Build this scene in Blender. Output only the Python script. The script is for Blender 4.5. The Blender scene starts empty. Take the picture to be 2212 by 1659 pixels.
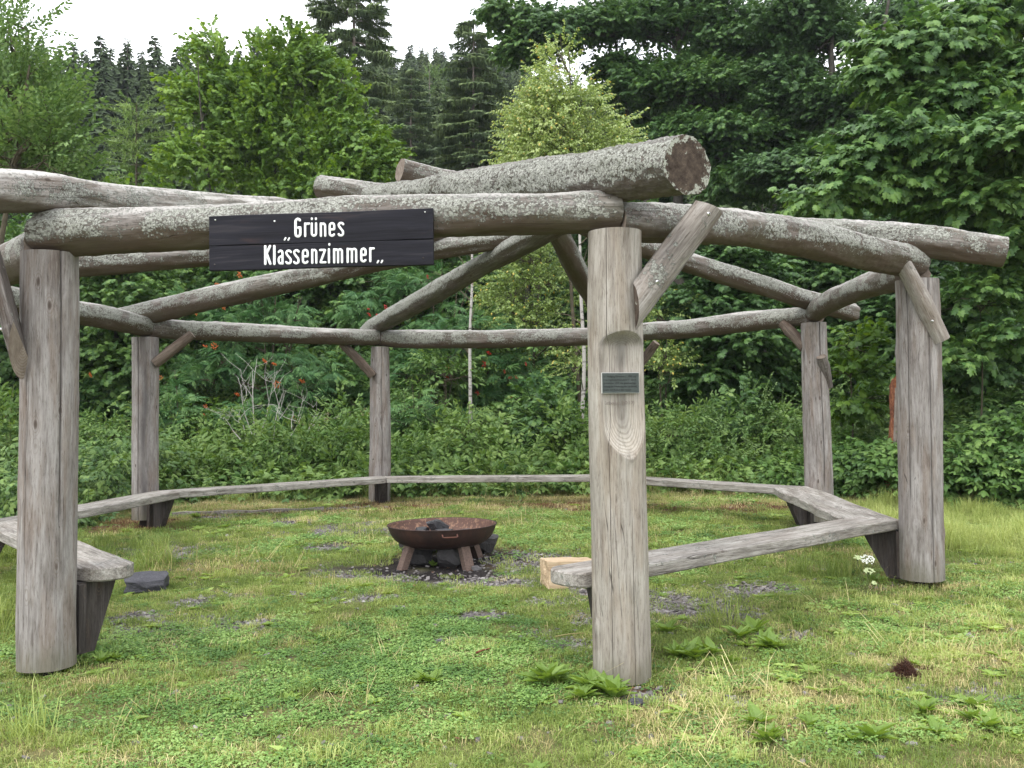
import bpy, math, random
import numpy as np
from mathutils import Vector, Matrix

# ------------------------------------------------------------------ camera, sky, sun, exposure
scene = bpy.context.scene
COL = scene.collection
FPX, CX, CY, PITCH, ROLL, CAMH = 1974.4, 1106.0, 829.5, 0.030325, -0.014676, 1.4

cam_d = bpy.data.cameras.new('camera')
cam = bpy.data.objects.new('camera', cam_d)
COL.objects.link(cam)
cam_d.sensor_width = 36.0
cam_d.lens = 36.0 * FPX / 2212.0
cam_d.clip_start = 0.05
cam_d.clip_end = 2000
cam.matrix_world = (Matrix.Translation((0, 0, CAMH)) @ Matrix.Rotation(math.pi / 2 + PITCH, 4, 'X') @ Matrix.Rotation(ROLL, 4, 'Z'))
scene.camera = cam

SUN_EL, SUN_AZ = math.radians(58), math.radians(215)      # azimuth clockwise from +Y
world = bpy.data.worlds.new('World')
scene.world = world
world.use_nodes = True
wn = world.node_tree.nodes; wl = world.node_tree.links
wn.clear()
w_out = wn.new('ShaderNodeOutputWorld')
w_sky = wn.new('ShaderNodeTexSky'); w_sky.sky_type = 'NISHITA'; w_sky.sun_disc = False
w_sky.sun_elevation = SUN_EL; w_sky.sun_rotation = SUN_AZ
w_b1 = wn.new('ShaderNodeBackground'); w_b1.inputs['Strength'].default_value = 0.10
wl.new(w_sky.outputs[0], w_b1.inputs[0])
w_tc = wn.new('ShaderNodeTexCoord'); w_no = wn.new('ShaderNodeTexNoise')
w_no.inputs['Scale'].default_value = 2.2; w_no.inputs['Detail'].default_value = 5
w_rp = wn.new('ShaderNodeValToRGB')
w_rp.color_ramp.elements[0].position = 0.35; w_rp.color_ramp.elements[0].color = (0.86, 0.90, 0.97, 1)
w_rp.color_ramp.elements[1].position = 0.65; w_rp.color_ramp.elements[1].color = (1, 1, 1, 1)
wl.new(w_tc.outputs['Generated'], w_no.inputs['Vector']); wl.new(w_no.outputs['Fac'], w_rp.inputs['Fac'])
w_b2 = wn.new('ShaderNodeBackground'); w_b2.inputs['Strength'].default_value = 2.1   # the overcast cloud layer
wl.new(w_rp.outputs[0], w_b2.inputs[0])
w_mx = wn.new('ShaderNodeMixShader'); w_mx.inputs[0].default_value = 0.85
wl.new(w_b1.outputs[0], w_mx.inputs[1]); wl.new(w_b2.outputs[0], w_mx.inputs[2]); wl.new(w_mx.outputs[0], w_out.inputs[0])

sun_d = bpy.data.lights.new('sun', 'SUN'); sun_d.energy = 1.5; sun_d.angle = math.radians(25); sun_d.color = (1, 0.96, 0.9)
sun = bpy.data.objects.new('sun', sun_d); COL.objects.link(sun)
sdir = Vector((math.sin(SUN_AZ) * math.cos(SUN_EL), math.cos(SUN_AZ) * math.cos(SUN_EL), math.sin(SUN_EL)))
sun.rotation_euler = sdir.to_track_quat('Z', 'Y').to_euler()
sun.location = sdir * 30

scene.view_settings.view_transform = 'Standard'
scene.view_settings.look = 'None'
scene.view_settings.exposure = 0.55
scene.view_settings.gamma = 1.0
scene.cycles.max_bounces = 5
scene.cycles.diffuse_bounces = 2
scene.cycles.transmission_bounces = 3
scene.cycles.glossy_bounces = 2

# ------------------------------------------------------------------ measuring helpers
def ray(px, py):
    u_, v_ = px - CX, py - CY
    c, s = math.cos(ROLL), math.sin(ROLL)
    u = u_ * c + v_ * s; v = -u_ * s + v_ * c
    X, Yc, Zc = u / FPX, 1.0, -v / FPX
    return np.array([X, Yc * math.cos(PITCH) - Zc * math.sin(PITCH), Yc * math.sin(PITCH) + Zc * math.cos(PITCH)])

def at(px, py, Y):
    d = ray(px, py)
    return np.array([0, 0, CAMH]) + d * (Y / d[1])

def proj(P):
    X, Y, Z = P[0], P[1], P[2] - CAMH
    Yc = Y * math.cos(PITCH) + Z * math.sin(PITCH); Zc = -Y * math.sin(PITCH) + Z * math.cos(PITCH)
    u = FPX * X / Yc; v = -FPX * Zc / Yc
    c, s = math.cos(ROLL), math.sin(ROLL)
    return CX + u * c - v * s, CY + u * s + v * c

def zfor(X, Y, py):
    z = CAMH
    for _ in range(4):
        e = proj((X, Y, z))[1] - py
        de = proj((X, Y, z + 0.01))[1] - proj((X, Y, z))[1]
        z -= e / de * 0.01
    return z

def on_ground(px, py):
    """world point on the ground seen at px, py"""
    d = ray(px, py); t = 3.0
    for _ in range(60):
        P = np.array([0, 0, CAMH]) + d * t
        t += (P[2] - float(gz(P[0], P[1]))) / max(0.02, -d[2]) * 0.6
    P = np.array([0, 0, CAMH]) + d * t
    P[2] = float(gz(P[0], P[1])); return P

# ------------------------------------------------------------------ noise
def _hash(ix, iy, iz, seed):
    h = (ix.astype(np.int64) * 374761393 + iy.astype(np.int64) * 668265263 + iz.astype(np.int64) * 2147483647 + seed * 974711) & 0xffffffff
    h = ((h ^ (h >> 13)) * 1274126177) & 0xffffffff
    h = (h ^ (h >> 16)) & 0xffffffff
    return h.astype(np.float64) / 4294967295.0

def vnoise(x, y, z=0.0, seed=0):
    x, y, z = np.broadcast_arrays(np.asarray(x, float), np.asarray(y, float), np.asarray(z, float))
    ix, iy, iz = np.floor(x).astype(int), np.floor(y).astype(int), np.floor(z).astype(int)
    fx, fy, fz = x - ix, y - iy, z - iz
    fx, fy, fz = [f * f * (3 - 2 * f) for f in (fx, fy, fz)]
    r = 0
    for dx in (0, 1):
        for dy in (0, 1):
            for dz in (0, 1):
                w = (fx if dx else 1 - fx) * (fy if dy else 1 - fy) * (fz if dz else 1 - fz)
                r = r + w * _hash(ix + dx, iy + dy, iz + dz, seed)
    return r * 2 - 1

def fbm(x, y, z=0.0, seed=0, octv=4):
    r = 0; a = 1; t = 0
    x, y, z = np.asarray(x, float), np.asarray(y, float), np.asarray(z, float)
    for k in range(octv):
        r = r + a * vnoise(x * 2 ** k + 7.1 * k, y * 2 ** k, z * 2 ** k, seed + k); t += a; a *= 0.5
    return r / t

def sstep(a, b, x):
    t = np.clip((x - a) / (b - a), 0, 1); return t * t * (3 - 2 * t)

def gz(x, y):
    """height of the ground"""
    x = np.asarray(x, float); y = np.asarray(y, float)
    base = 0.0026 * x + 0.0236 * (np.minimum(y, 14) - 3.6) - 0.035
    base = base + sstep(1.5, 4.0, x) * sstep(9, 5.5, y) * 0.05
    far = 0.035 * np.clip(y - 14, 0, 16) + 0.05 * np.clip(y - 30, 0, 25) + 0.30 * np.clip(y - 55, 0, 90)
    return base + far + 0.016 * fbm(x * 0.9, y * 0.9, 0, 3, 3) + 0.5 * fbm(x * 0.1, y * 0.1, 0, 9, 2) * sstep(18, 40, y)

# ------------------------------------------------------------------ mesh helpers
def mesh_np(name, V, F, mats=(), fmat=None, smooth=True, attrs=None):
    """V (n,3); F list of int arrays, each (m,k), or one such array"""
    me = bpy.data.meshes.new(name)
    V = np.asarray(V, np.float32)
    if isinstance(F, np.ndarray): F = [F]
    F = [np.asarray(f, np.int32) for f in F if len(f)]
    me.vertices.add(len(V)); me.vertices.foreach_set('co', V.ravel())
    if F:
        nl = sum(f.size for f in F); nf = sum(len(f) for f in F)
        me.loops.add(nl); me.polygons.add(nf)
        me.loops.foreach_set('vertex_index', np.concatenate([f.ravel() for f in F]))
        tot = np.concatenate([np.full(len(f), f.shape[1], np.int32) for f in F])
        st = np.concatenate([[0], np.cumsum(tot)[:-1]]).astype(np.int32)
        me.polygons.foreach_set('loop_start', st)
        if fmat is not None: me.polygons.foreach_set('material_index', np.asarray(fmat, np.int32))
        me.polygons.foreach_set('use_smooth', np.full(nf, bool(smooth)))
    for m in mats: me.materials.append(m)
    for k, a in (attrs or {}).items():
        a = np.asarray(a, np.float32)
        if a.ndim == 1:
            at_ = me.attributes.new(k, 'FLOAT', 'POINT'); at_.data.foreach_set('value', a)
        else:
            at_ = me.attributes.new(k, 'FLOAT_VECTOR', 'POINT'); at_.data.foreach_set('vector', a.ravel())
    me.update(calc_edges=True)
    return me

def obj(name, me, parent=None, loc=None):
    o = bpy.data.objects.new(name, me); COL.objects.link(o)
    if loc is not None: o.location = loc
    if parent is not None: o.parent = parent
    return o

def tag(o, label=None, cat=None, group=None, kind=None):
    if label: o['label'] = label
    if cat: o['category'] = cat
    if group: o['group'] = group
    if kind: o['kind'] = kind
    return o

def thing(name, label, cat, loc=(0, 0, 0), group=None):
    o = bpy.data.objects.new(name, None); COL.objects.link(o); o.location = loc
    o.empty_display_size = 0.2
    return tag(o, label, cat, group)

def boxmesh(name, x0, x1, y0, y1, z0, z1, mats, bev=0.0):
    V = np.array([[x, y, z] for x in (x0, x1) for y in (y0, y1) for z in (z0, z1)], float)
    F = np.array([[0, 1, 3, 2], [4, 6, 7, 5], [0, 4, 5, 1], [2, 3, 7, 6], [0, 2, 6, 4], [1, 5, 7, 3]])
    return mesh_np(name, V, F, mats, smooth=False)

# ------------------------------------------------------------------ materials
def newmat(name):
    m = bpy.data.materials.new(name); m.use_nodes = True
    nt = m.node_tree; nt.nodes.clear()
    out = nt.nodes.new('ShaderNodeOutputMaterial'); b = nt.nodes.new('ShaderNodeBsdfPrincipled')
    nt.links.new(b.outputs[0], out.inputs[0])
    return m, nt, b, out

class NT:
    def __init__(s, nt): s.nt = nt
    def n(s, t, **kw):
        x = s.nt.nodes.new(t)
        for k, v in kw.items(): setattr(x, k, v)
        return x
    def l(s, a, b): s.nt.links.new(a, b)
    def val(s, v, sock):
        if hasattr(v, 'is_output') or hasattr(v, 'links'): s.l(v, sock)
        else: sock.default_value = v
    def math(s, op, a, b=0.0, c=0.0, clamp=False):
        x = s.n('ShaderNodeMath', operation=op, use_clamp=clamp)
        for i, v in enumerate((a, b, c)): s.val(v, x.inputs[i])
        return x.outputs[0]
    def noise(s, vec, scale=5, detail=3, rough=0.5, dist=0.0, out='Fac'):
        x = s.n('ShaderNodeTexNoise'); s.l(vec, x.inputs['Vector'])
        x.inputs['Scale'].default_value = scale; x.inputs['Detail'].default_value = detail
        x.inputs['Roughness'].default_value = rough; x.inputs['Distortion'].default_value = dist
        return x.outputs[out]
    def voro(s, vec, scale=5, out='Distance', feature='F1', rnd=1.0):
        x = s.n('ShaderNodeTexVoronoi', feature=feature); s.l(vec, x.inputs['Vector'])
        x.inputs['Scale'].default_value = scale; x.inputs['Randomness'].default_value = rnd
        return x.outputs[out]
    def ramp(s, fac, stops, interp='LINEAR'):
        x = s.n('ShaderNodeValToRGB'); s.val(fac, x.inputs[0]); cr = x.color_ramp; cr.interpolation = interp
        while len(cr.elements) < len(stops): cr.elements.new(0.5)
        for e, (p, c) in zip(cr.elements, stops):
            e.position = p; e.color = (*c, 1) if len(c) == 3 else c
        return x.outputs[0]
    def step(s, fac, a, b):
        x = s.n('ShaderNodeMapRange', interpolation_type='SMOOTHSTEP'); s.val(fac, x.inputs[0])
        x.inputs[1].default_value = a; x.inputs[2].default_value = b
        return x.outputs[0]
    def mix(s, fac, a, b, mode='MIX'):
        x = s.n('ShaderNodeMix', data_type='RGBA', blend_type=mode)
        s.val(fac, x.inputs[0])
        for v, i in ((a, 6), (b, 7)):
            if isinstance(v, tuple): x.inputs[i].default_value = (*v, 1) if len(v) == 3 else v
            else: s.l(v, x.inputs[i])
        return x.outputs[2]
    def scale(s, vec, v, add=None):
        x = s.n('ShaderNodeVectorMath', operation='MULTIPLY'); s.l(vec, x.inputs[0]); x.inputs[1].default_value = v
        if add is None: return x.outputs[0]
        y = s.n('ShaderNodeVectorMath', operation='ADD'); s.l(x.outputs[0], y.inputs[0]); s.l(add, y.inputs[1]); return y.outputs[0]
    def attr(s, name, kind='GEOMETRY', out='Vector'):
        x = s.n('ShaderNodeAttribute', attribute_type=kind, attribute_name=name); return x.outputs[out]
    def bump(s, h, strength, dist, normal=None):
        x = s.n('ShaderNodeBump'); s.l(h, x.inputs['Height']); x.inputs['Strength'].default_value = strength; x.inputs['Distance'].default_value = dist
        if normal is not None: s.l(normal, x.inputs['Normal'])
        return x.outputs[0]
    def setcol(s, b, c): s.l(c, b.inputs['Base Color'])

def wood_mat(name, light, mid, dark, lichen=0.0, brown=(0.20, 0.12, 0.07), brown_amt=0.35, algae=0.0, knots=1.0, lich_scale=1.0, weather_shade=0.0, foot=0.0):
    light, mid, dark, brown = [tuple((v * .88 + .12 * sum(c) / 3) * 0.90 for v in c) for c in (light, mid, dark, brown)]
    m, nt, b, out = newmat(name); g = NT(nt)
    lc0 = g.attr('lc')
    oi = g.n('ShaderNodeObjectInfo'); cb = g.n('ShaderNodeCombineXYZ')
    r37 = g.math('MULTIPLY', oi.outputs['Random'], 37.0)
    for i in range(3): g.l(r37, cb.inputs[i])
    lc = g.scale(lc0, (1, 1, 1), cb.outputs[0])
    warp = g.noise(g.scale(lc, (3, 3, 1.2)), 1.0, 2, out='Color')
    wv = g.n('ShaderNodeVectorMath', operation='MULTIPLY_ADD'); g.l(warp, wv.inputs[0]); wv.inputs[1].default_value = (0.03, 0.03, 0.08); g.l(lc, wv.inputs[2])
    lw = wv.outputs[0]
    broad = g.noise(g.scale(lw, (9, 9, 2.2)), 1.0, 5, 0.62)
    streak = g.noise(g.scale(lw, (62, 62, 3.6)), 1.0, 6, 0.7)
    fine = g.noise(g.scale(lw, (230, 230, 9)), 1.0, 3, 0.6)
    col = g.ramp(g.math('ADD', g.math('MULTIPLY', streak, 0.7), g.math('MULTIPLY', broad, 0.5)),
                 [(0.42, dark), (0.58, mid), (0.76, light)])
    col = g.mix(g.math('MULTIPLY', g.step(g.noise(g.scale(lw, (9, 9, 1.4)), 1.3, 4, 0.6), 0.46, 0.62), brown_amt), col, brown)
    col = g.mix(g.math('MULTIPLY', g.step(g.noise(g.scale(lw, (16, 16, 2.6)), 1.0, 5, 0.65), 0.53, 0.68), 0.5), col, dark)
    fleck = g.noise(g.scale(lw, (130, 130, 14)), 1.0, 4, 0.75)
    col = g.mix(g.math('MULTIPLY', g.step(fleck, 0.52, 0.66), 0.65), col, (0.42, 0.37, 0.33), 'MULTIPLY')
    col = g.mix(g.math('MULTIPLY', g.step(fleck, 0.46, 0.34), 0.30), col, light)
    col = g.mix(g.math('MULTIPLY', fine, 0.4), col, (0.5, 0.46, 0.42), 'MULTIPLY')
    # growth rings where the surface cuts through them (carvings, sawn faces)
    ln = g.n('ShaderNodeVectorMath', operation='LENGTH'); flat = g.scale(lc0, (1, 1, 0.0)); g.l(flat, ln.inputs[0])
    ring = g.math('SINE', g.math('MULTIPLY', g.math('ADD', ln.outputs['Value'], g.math('MULTIPLY', broad, 0.012)), 820.0))
    ring = g.step(ring, -0.2, 1.0)
    col = g.mix(g.math('MULTIPLY', ring, 0.28), col, (0.45, 0.38, 0.33), 'MULTIPLY')
    # long drying checks
    chk = g.voro(g.scale(lw, (26, 26, 0.55)), 1.0, feature='DISTANCE_TO_EDGE')
    cm = g.step(chk, 0.012, 0.003)
    cmask = g.step(g.noise(g.scale(lc, (6, 6, 1.1)), 1.0, 2), 0.52, 0.62)
    crack = g.math('MULTIPLY', cm, cmask)
    col = g.mix(g.math('MULTIPLY', crack, 0.8), col, (0.03, 0.024, 0.02))
    # knots
    kd = g.voro(g.scale(lw, (9, 9, 3.6)), 1.0)
    kn = g.math('MULTIPLY', g.step(kd, 0.11, 0.05), knots)
    kr = g.math('MULTIPLY', g.step(g.math('SINE', g.math('MULTIPLY', kd, 90.0)), 0.0, 1.0), g.step(kd, 0.34, 0.12))
    col = g.mix(g.math('MULTIPLY', kr, 0.4 * knots), col, (0.12, 0.085, 0.06))
    col = g.mix(g.math('MULTIPLY', kn, 0.8), col, (0.045, 0.03, 0.022))
    h = g.math('ADD', g.math('MULTIPLY', streak, 0.5), g.math('MULTIPLY', fine, 0.2))
    h = g.math('SUBTRACT', h, g.math('MULTIPLY', crack, 1.2))
    geo = g.n('ShaderNodeNewGeometry'); sx = g.n('ShaderNodeSeparateXYZ'); g.l(geo.outputs['Normal'], sx.inputs[0])
    col = g.mix(g.math('MULTIPLY', g.attr('carved', out='Fac'), g.math('MULTIPLY_ADD', streak, 0.8, 0.05)), col, (0.50, 0.465, 0.41))
    col = g.mix(g.math('MULTIPLY', g.math('MULTIPLY', ring, g.attr('carved', out='Fac')), 0.4), col, (0.45, 0.38, 0.33), 'MULTIPLY')
    crk = g.attr('crk', out='Fac')
    col = g.mix(g.math('MULTIPLY', crk, 0.9), col, (0.018, 0.014, 0.012))
    stn = g.attr('stain_shade', out='Fac')  # post stains, together with the shade painted into the hollow
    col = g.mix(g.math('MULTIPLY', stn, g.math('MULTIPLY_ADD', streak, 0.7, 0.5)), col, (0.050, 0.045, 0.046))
    if weather_shade > 0:      # sky facing side bleached grey, brown underside darkened further by painted shade
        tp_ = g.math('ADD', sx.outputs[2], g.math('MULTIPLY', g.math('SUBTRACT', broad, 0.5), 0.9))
        col = g.mix(g.math('MULTIPLY', g.step(tp_, 0.45, 0.9), 0.6 * weather_shade), col, (0.47, 0.455, 0.43))
        col = g.mix(g.math('MULTIPLY', g.step(tp_, -0.05, -0.6), 0.8 * weather_shade), col, (0.075, 0.05, 0.034))
    if foot > 0:         # damp green grey foot of a post
        sz = g.n('ShaderNodeSeparateXYZ'); g.l(lc0, sz.inputs[0])
        fm_ = g.math('ADD', sz.outputs[2], g.math('MULTIPLY', broad, 0.25))
        col = g.mix(g.math('MULTIPLY', g.step(fm_, 0.34, 0.12), foot), col, (0.12, 0.115, 0.075))
    if algae > 0:
        am = g.math('MULTIPLY', g.step(g.noise(g.scale(lc, (2.5, 2.5, 1.5)), 1.6, 4, 0.65), 0.42, 0.7), algae)
        col = g.mix(am, col, (0.075, 0.095, 0.045))
    if lichen > 0:
        s = lich_scale
        big = g.noise(lc, 3.6 * s, 5, 0.65)
        nn = g.noise(lc, 95 * s, 4, 0.75)
        cell = g.voro(g.scale(lw, (1, 1, 0.85)), 62 * s)
        under = g.step(sx.outputs[2], -0.75, -0.15)
        th = 0.66 - 0.24 * lichen
        side = g.math('SUBTRACT', 1.0, g.math('MULTIPLY', g.step(sx.outputs[2], 0.62, 0.95), 0.55))
        dens = g.math('MULTIPLY', g.step(big, th - 0.10, th + 0.14), g.math('MULTIPLY', under, side))
        lm = g.step(g.math('ADD', g.math('MULTIPLY', dens, 0.42), g.math('SUBTRACT', g.math('MULTIPLY', nn, 1.15), g.math('MULTIPLY', cell, 0.45))), 0.60, 0.70)
        lm = g.math('MULTIPLY', lm, g.math('GREATER_THAN', dens, 0.02))
        c2 = g.voro(lw, 17 * s); n2 = g.noise(lc, 60, 3, 0.6)
        ros = g.math('MULTIPLY', g.step(g.math('ADD', c2, g.math('MULTIPLY', n2, 0.5)), 0.50, 0.45), g.math('MULTIPLY', under, g.step(g.noise(lc, 4.1, 2), 0.46, 0.52)))
        lm2 = g.math('MAXIMUM', lm, g.math('MULTIPLY', ros, g.step(nn, 0.40, 0.50)))
        lcol = g.ramp(g.noise(lc, 130 * s, 3, 0.7), [(0.32, (0.10, 0.10, 0.08)), (0.50, (0.27, 0.275, 0.24)), (0.70, (0.46, 0.46, 0.42))])
        col = g.mix(g.math('MULTIPLY', lm2, 0.95), col, lcol)
        h = g.math('ADD', h, g.math('MULTIPLY', lm2, g.math('ADD', 0.9, nn)))
    g.setcol(b, col)
    b.inputs['Roughness'].default_value = 0.85; b.inputs['Specular IOR Level'].default_value = 0.25
    g.l(g.bump(h, 0.9 if lichen > 0 else 0.6, 0.006 if lichen > 0 else 0.0035), b.inputs['Normal'])
    return m

M_POST = wood_mat('weathered_post_wood', (0.42, 0.395, 0.38), (0.285, 0.262, 0.248), (0.15, 0.128, 0.118), 0.0, (0.225, 0.165, 0.125), 0.5, foot=0.55)
M_POST2 = wood_mat('post_wood_pale', (0.50, 0.465, 0.41), (0.37, 0.337, 0.295), (0.22, 0.19, 0.16), 0.0, (0.31, 0.235, 0.165), 0.4, algae=0.10, knots=0.35, foot=0.6)
M_LOG = wood_mat('lichen_log_wood', (0.34, 0.315, 0.29), (0.18, 0.158, 0.142), (0.075, 0.06, 0.05), 1.0, (0.12, 0.08, 0.055), 0.5, algae=0.2, weather_shade=1.0)
M_LOGH = wood_mat('heavy_lichen_log_wood', (0.24, 0.22, 0.195), (0.13, 0.113, 0.098), (0.058, 0.047, 0.04), 1.5, (0.10, 0.07, 0.05), 0.5, algae=0.3, weather_shade=0.35)
M_LOGB = wood_mat('bleached_log_wood', (0.56, 0.545, 0.515), (0.40, 0.38, 0.355), (0.15, 0.125, 0.11), 0.62, (0.15, 0.10, 0.07), 0.42, algae=0.2, weather_shade=1.0)
M_BRACE = wood_mat('brace_wood', (0.46, 0.435, 0.40), (0.31, 0.28, 0.25), (0.14, 0.118, 0.10), 0.25, (0.21, 0.145, 0.095), 0.35)
M_BRACED = wood_mat('dark_brace_wood', (0.29, 0.265, 0.25), (0.165, 0.142, 0.13), (0.075, 0.06, 0.053), 0.1, (0.12, 0.078, 0.055), 0.5)
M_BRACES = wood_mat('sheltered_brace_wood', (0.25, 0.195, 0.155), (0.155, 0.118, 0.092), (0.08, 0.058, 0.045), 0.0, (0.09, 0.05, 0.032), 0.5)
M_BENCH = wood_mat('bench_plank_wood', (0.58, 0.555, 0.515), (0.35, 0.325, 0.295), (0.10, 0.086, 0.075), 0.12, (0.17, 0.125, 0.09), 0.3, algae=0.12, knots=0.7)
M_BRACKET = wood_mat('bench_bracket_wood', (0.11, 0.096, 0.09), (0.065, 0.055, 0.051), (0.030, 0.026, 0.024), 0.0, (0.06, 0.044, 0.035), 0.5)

def end_mat(name, a, b_, lich=0.0):
    m, nt, b, out = newmat(name); g = NT(nt); lc = g.attr('lc')
    ln = g.n('ShaderNodeVectorMath', operation='LENGTH'); g.l(g.scale(lc, (1, 1, 0)), ln.inputs[0])
    n1 = g.noise(lc, 14, 4, 0.6)
    ring = g.step(g.math('SINE', g.math('MULTIPLY', g.math('ADD', ln.outputs['Value'], g.math('MULTIPLY', n1, 0.01)), 900.0)), -0.5, 1.0)
    col = g.ramp(g.noise(lc, 22, 5, 0.7), [(0.3, a), (0.7, b_)])
    col = g.mix(g.math('MULTIPLY', ring, 0.35), col, (0.5, 0.42, 0.36), 'MULTIPLY')
    if lich > 0:
        lm = g.step(g.math('ADD', g.noise(lc, 26, 5, 0.75), g.math('MULTIPLY', g.step(ln.outputs['Value'], .09, .13), .14)), 0.62, 0.68); col = g.mix(g.math('MULTIPLY', lm, lich), col, (0.42, 0.44, 0.38))
    g.setcol(b, col); b.inputs['Roughness'].default_value = 0.9; b.inputs['Specular IOR Level'].default_value = 0.15
    g.l(g.bump(g.math('ADD', n1, g.math('MULTIPLY', ring, 0.2)), 0.6, 0.01), b.inputs['Normal'])
    return m
M_END = end_mat('cut_end_grain', (0.13, 0.10, 0.08), (0.27, 0.23, 0.19))
M_ENDD = end_mat('dark_cut_end', (0.022, 0.016, 0.013), (0.13, 0.10, 0.08), 0.8)

# ------------------------------------------------------------------ logs
def catmull(P, n):
    P = np.asarray(P, float)
    if len(P) == 2:
        t = np.linspace(0, 1, n)[:, None]; return P[0] * (1 - t) + P[1] * t
    Q = np.vstack([2 * P[0] - P[1], P, 2 * P[-1] - P[-2]])
    d = np.concatenate([[0], np.cumsum(np.linalg.norm(np.diff(P[:, :3], axis=0), axis=1))]); d /= d[-1]
    out = []
    for t in np.linspace(0, 1, n):
        k = min(len(P) - 2, max(0, int(np.searchsorted(d, t, side='right')) - 1))
        u = (t - d[k]) / (d[k + 1] - d[k]); p0, p1, p2, p3 = Q[k:k + 4]
        out.append(0.5 * ((2 * p1) + (-p0 + p2) * u + (2 * p0 - 5 * p1 + 4 * p2 - p3) * u * u + (-p0 + 3 * p1 - 3 * p2 + p3) * u ** 3))
    return np.array(out)

def log_mesh(name, pts, mat, endmat, nseg=32, step=0.05, lump=0.006, rough=0.0, seed=0, cut0=None, cut1=None, cracks=(), half=None, radfun=None, knobs=6, ref=None, stain_shade_fun=None, smooth=True):
    """pts: rows of x, y, z, radius"""
    P = np.asarray(pts, float)
    L = np.linalg.norm(np.diff(P[:, :3], axis=0), axis=1).sum()
    n = max(4, int(L / step)); C = catmull(P, n); rad = C[:, 3]; C = C[:, :3]
    T = np.gradient(C, axis=0); T /= np.linalg.norm(T, axis=1)[:, None]
    s = np.concatenate([[0], np.cumsum(np.linalg.norm(np.diff(C, axis=0), axis=1))])
    if ref is None: ref = np.array([0, -1.0, 0]) if abs(T[0][2]) > 0.8 else np.array([0, 0, 1.0])
    ref = np.asarray(ref, float)
    A = ref - T * (T @ ref)[:, None]; A /= np.linalg.norm(A, axis=1)[:, None]
    B = np.cross(T, A)
    ang = np.linspace(0, 2 * np.pi, nseg, endpoint=False)
    for (a0, w_, d_, s0, s1) in cracks:       # sharpen the mesh round a crack
        k = int(round(a0 / (2 * np.pi) * nseg)) % nseg
        ang[k] = a0; ang[(k - 1) % nseg] = a0 - w_ ; ang[(k + 1) % nseg] = a0 + w_
    Rr = rad[:, None] * np.ones((1, nseg))
    ca, sa = np.cos(ang)[None], np.sin(ang)[None]
    Rr = Rr + lump * (1.6 * fbm(ca * 1.3 + seed, sa * 1.3, s[:, None] * 1.1, seed, 2) + 0.8 * fbm(ca * 2.5, sa * 2.5 + seed, s[:, None] * 4, seed + 5, 2))
    if rough > 0:
        q = 45
        Rr = Rr + rough * np.clip(fbm(ca * rad[:, None] * q, sa * rad[:, None] * q, s[:, None] * q * 0.8, seed + 9, 2), -0.3, 1)
    rs = np.random.RandomState(seed + 77)
    for _ in range(knobs):
        a0 = rs.rand() * 2 * np.pi; s0 = rs.rand() * L
        dd = ((np.angle(np.exp(1j * (ang[None] - a0))) * rad[:, None]) ** 2 + ((s[:, None] - s0) * 0.6) ** 2)
        Rr = Rr + rs.uniform(0.004, 0.010) * np.exp(-dd / 0.025 ** 2)
    crk = np.zeros(Rr.shape)
    for (a0, w_, d_, s0, s1) in cracks:
        k = int(round(a0 / (2 * np.pi) * nseg)) % nseg
        wgt = sstep(s0, s0 + 0.2, s) * sstep(s1, s1 - 0.2, s)
        Rr[:, k] -= d_ * wgt
        crk[:, k] = np.maximum(crk[:, k], wgt); 
    if radfun is not None: Rr = radfun(Rr, ang, s)
    lx, ly = Rr * ca, Rr * sa
    if half is not None:                       # half log: flat on the -A side
        lx = np.maximum(lx, half * rad[:, None])
    V = C[:, None, :] + A[:, None, :] * lx[..., None] + B[:, None, :] * ly[..., None]
    lc = np.stack([lx, ly, np.broadcast_to(s[:, None], lx.shape)], -1)
    for cut, k, sg in ((cut0, 0, 1), (cut1, n - 1, -1)):
        if cut is None: continue
        c = np.asarray(cut, float); c /= np.linalg.norm(c); t = T[k]
        den = t @ c
        sh = ((C[k] - V[k]) @ c) / den
        fade = 6
        for j in range(fade):
            kk = k + sg * j
            V[kk] = V[kk] + T[k] * (sh * (1 - j / fade))[:, None]
    nv = n * nseg
    idx = np.arange(nv).reshape(n, nseg)
    a = idx[:-1]; b2 = np.roll(idx, -1, 1)[:-1]; c2 = np.roll(idx, -1, 1)[1:]; d2 = idx[1:]
    quads = np.stack([a, b2, c2, d2], -1).reshape(-1, 4)
    Vf = V.reshape(-1, 3); lf = lc.reshape(-1, 3)
    caps = []; extraV = []; extral = []
    for k, flip in ((0, True), (n - 1, False)):
        ringv = V[k] ; base = nv + len(extraV)
        for q in ringv: extraV.append(q)
        for q in lc[k]: extral.append(q)
        ce = len(extraV) + nv; extraV.append(ringv.mean(0)); extral.append(lc[k].mean(0) * [1, 1, 1])
        r_ = base + np.arange(nseg); r2 = np.roll(r_, -1)
        t = np.stack([r_, r2, np.full(nseg, ce)], -1)
        caps.append(t[:, ::-1] if flip else t)
    Vf = np.vstack([Vf, np.array(extraV)]); lf = np.vstack([lf, np.array(extral)])
    ct = np.vstack(caps)
    fm = np.concatenate([np.zeros(len(quads)), np.ones(len(ct))])
    at_ = {'lc': lf}
    if len(cracks): at_['crk'] = np.concatenate([crk.ravel(), np.zeros(len(Vf) - nv)])
    if stain_shade_fun is not None and isinstance(stain_shade_fun(ang, s), tuple):
        a1, a2 = stain_shade_fun(ang, s); at_['stain_shade'] = np.concatenate([a1.ravel(), np.zeros(len(Vf) - nv)]); at_['carved'] = np.concatenate([a2.ravel(), np.zeros(len(Vf) - nv)])
    elif stain_shade_fun is not None: at_['stain_shade'] = np.concatenate([stain_shade_fun(ang, s).ravel(), np.zeros(len(Vf) - nv)])
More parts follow.
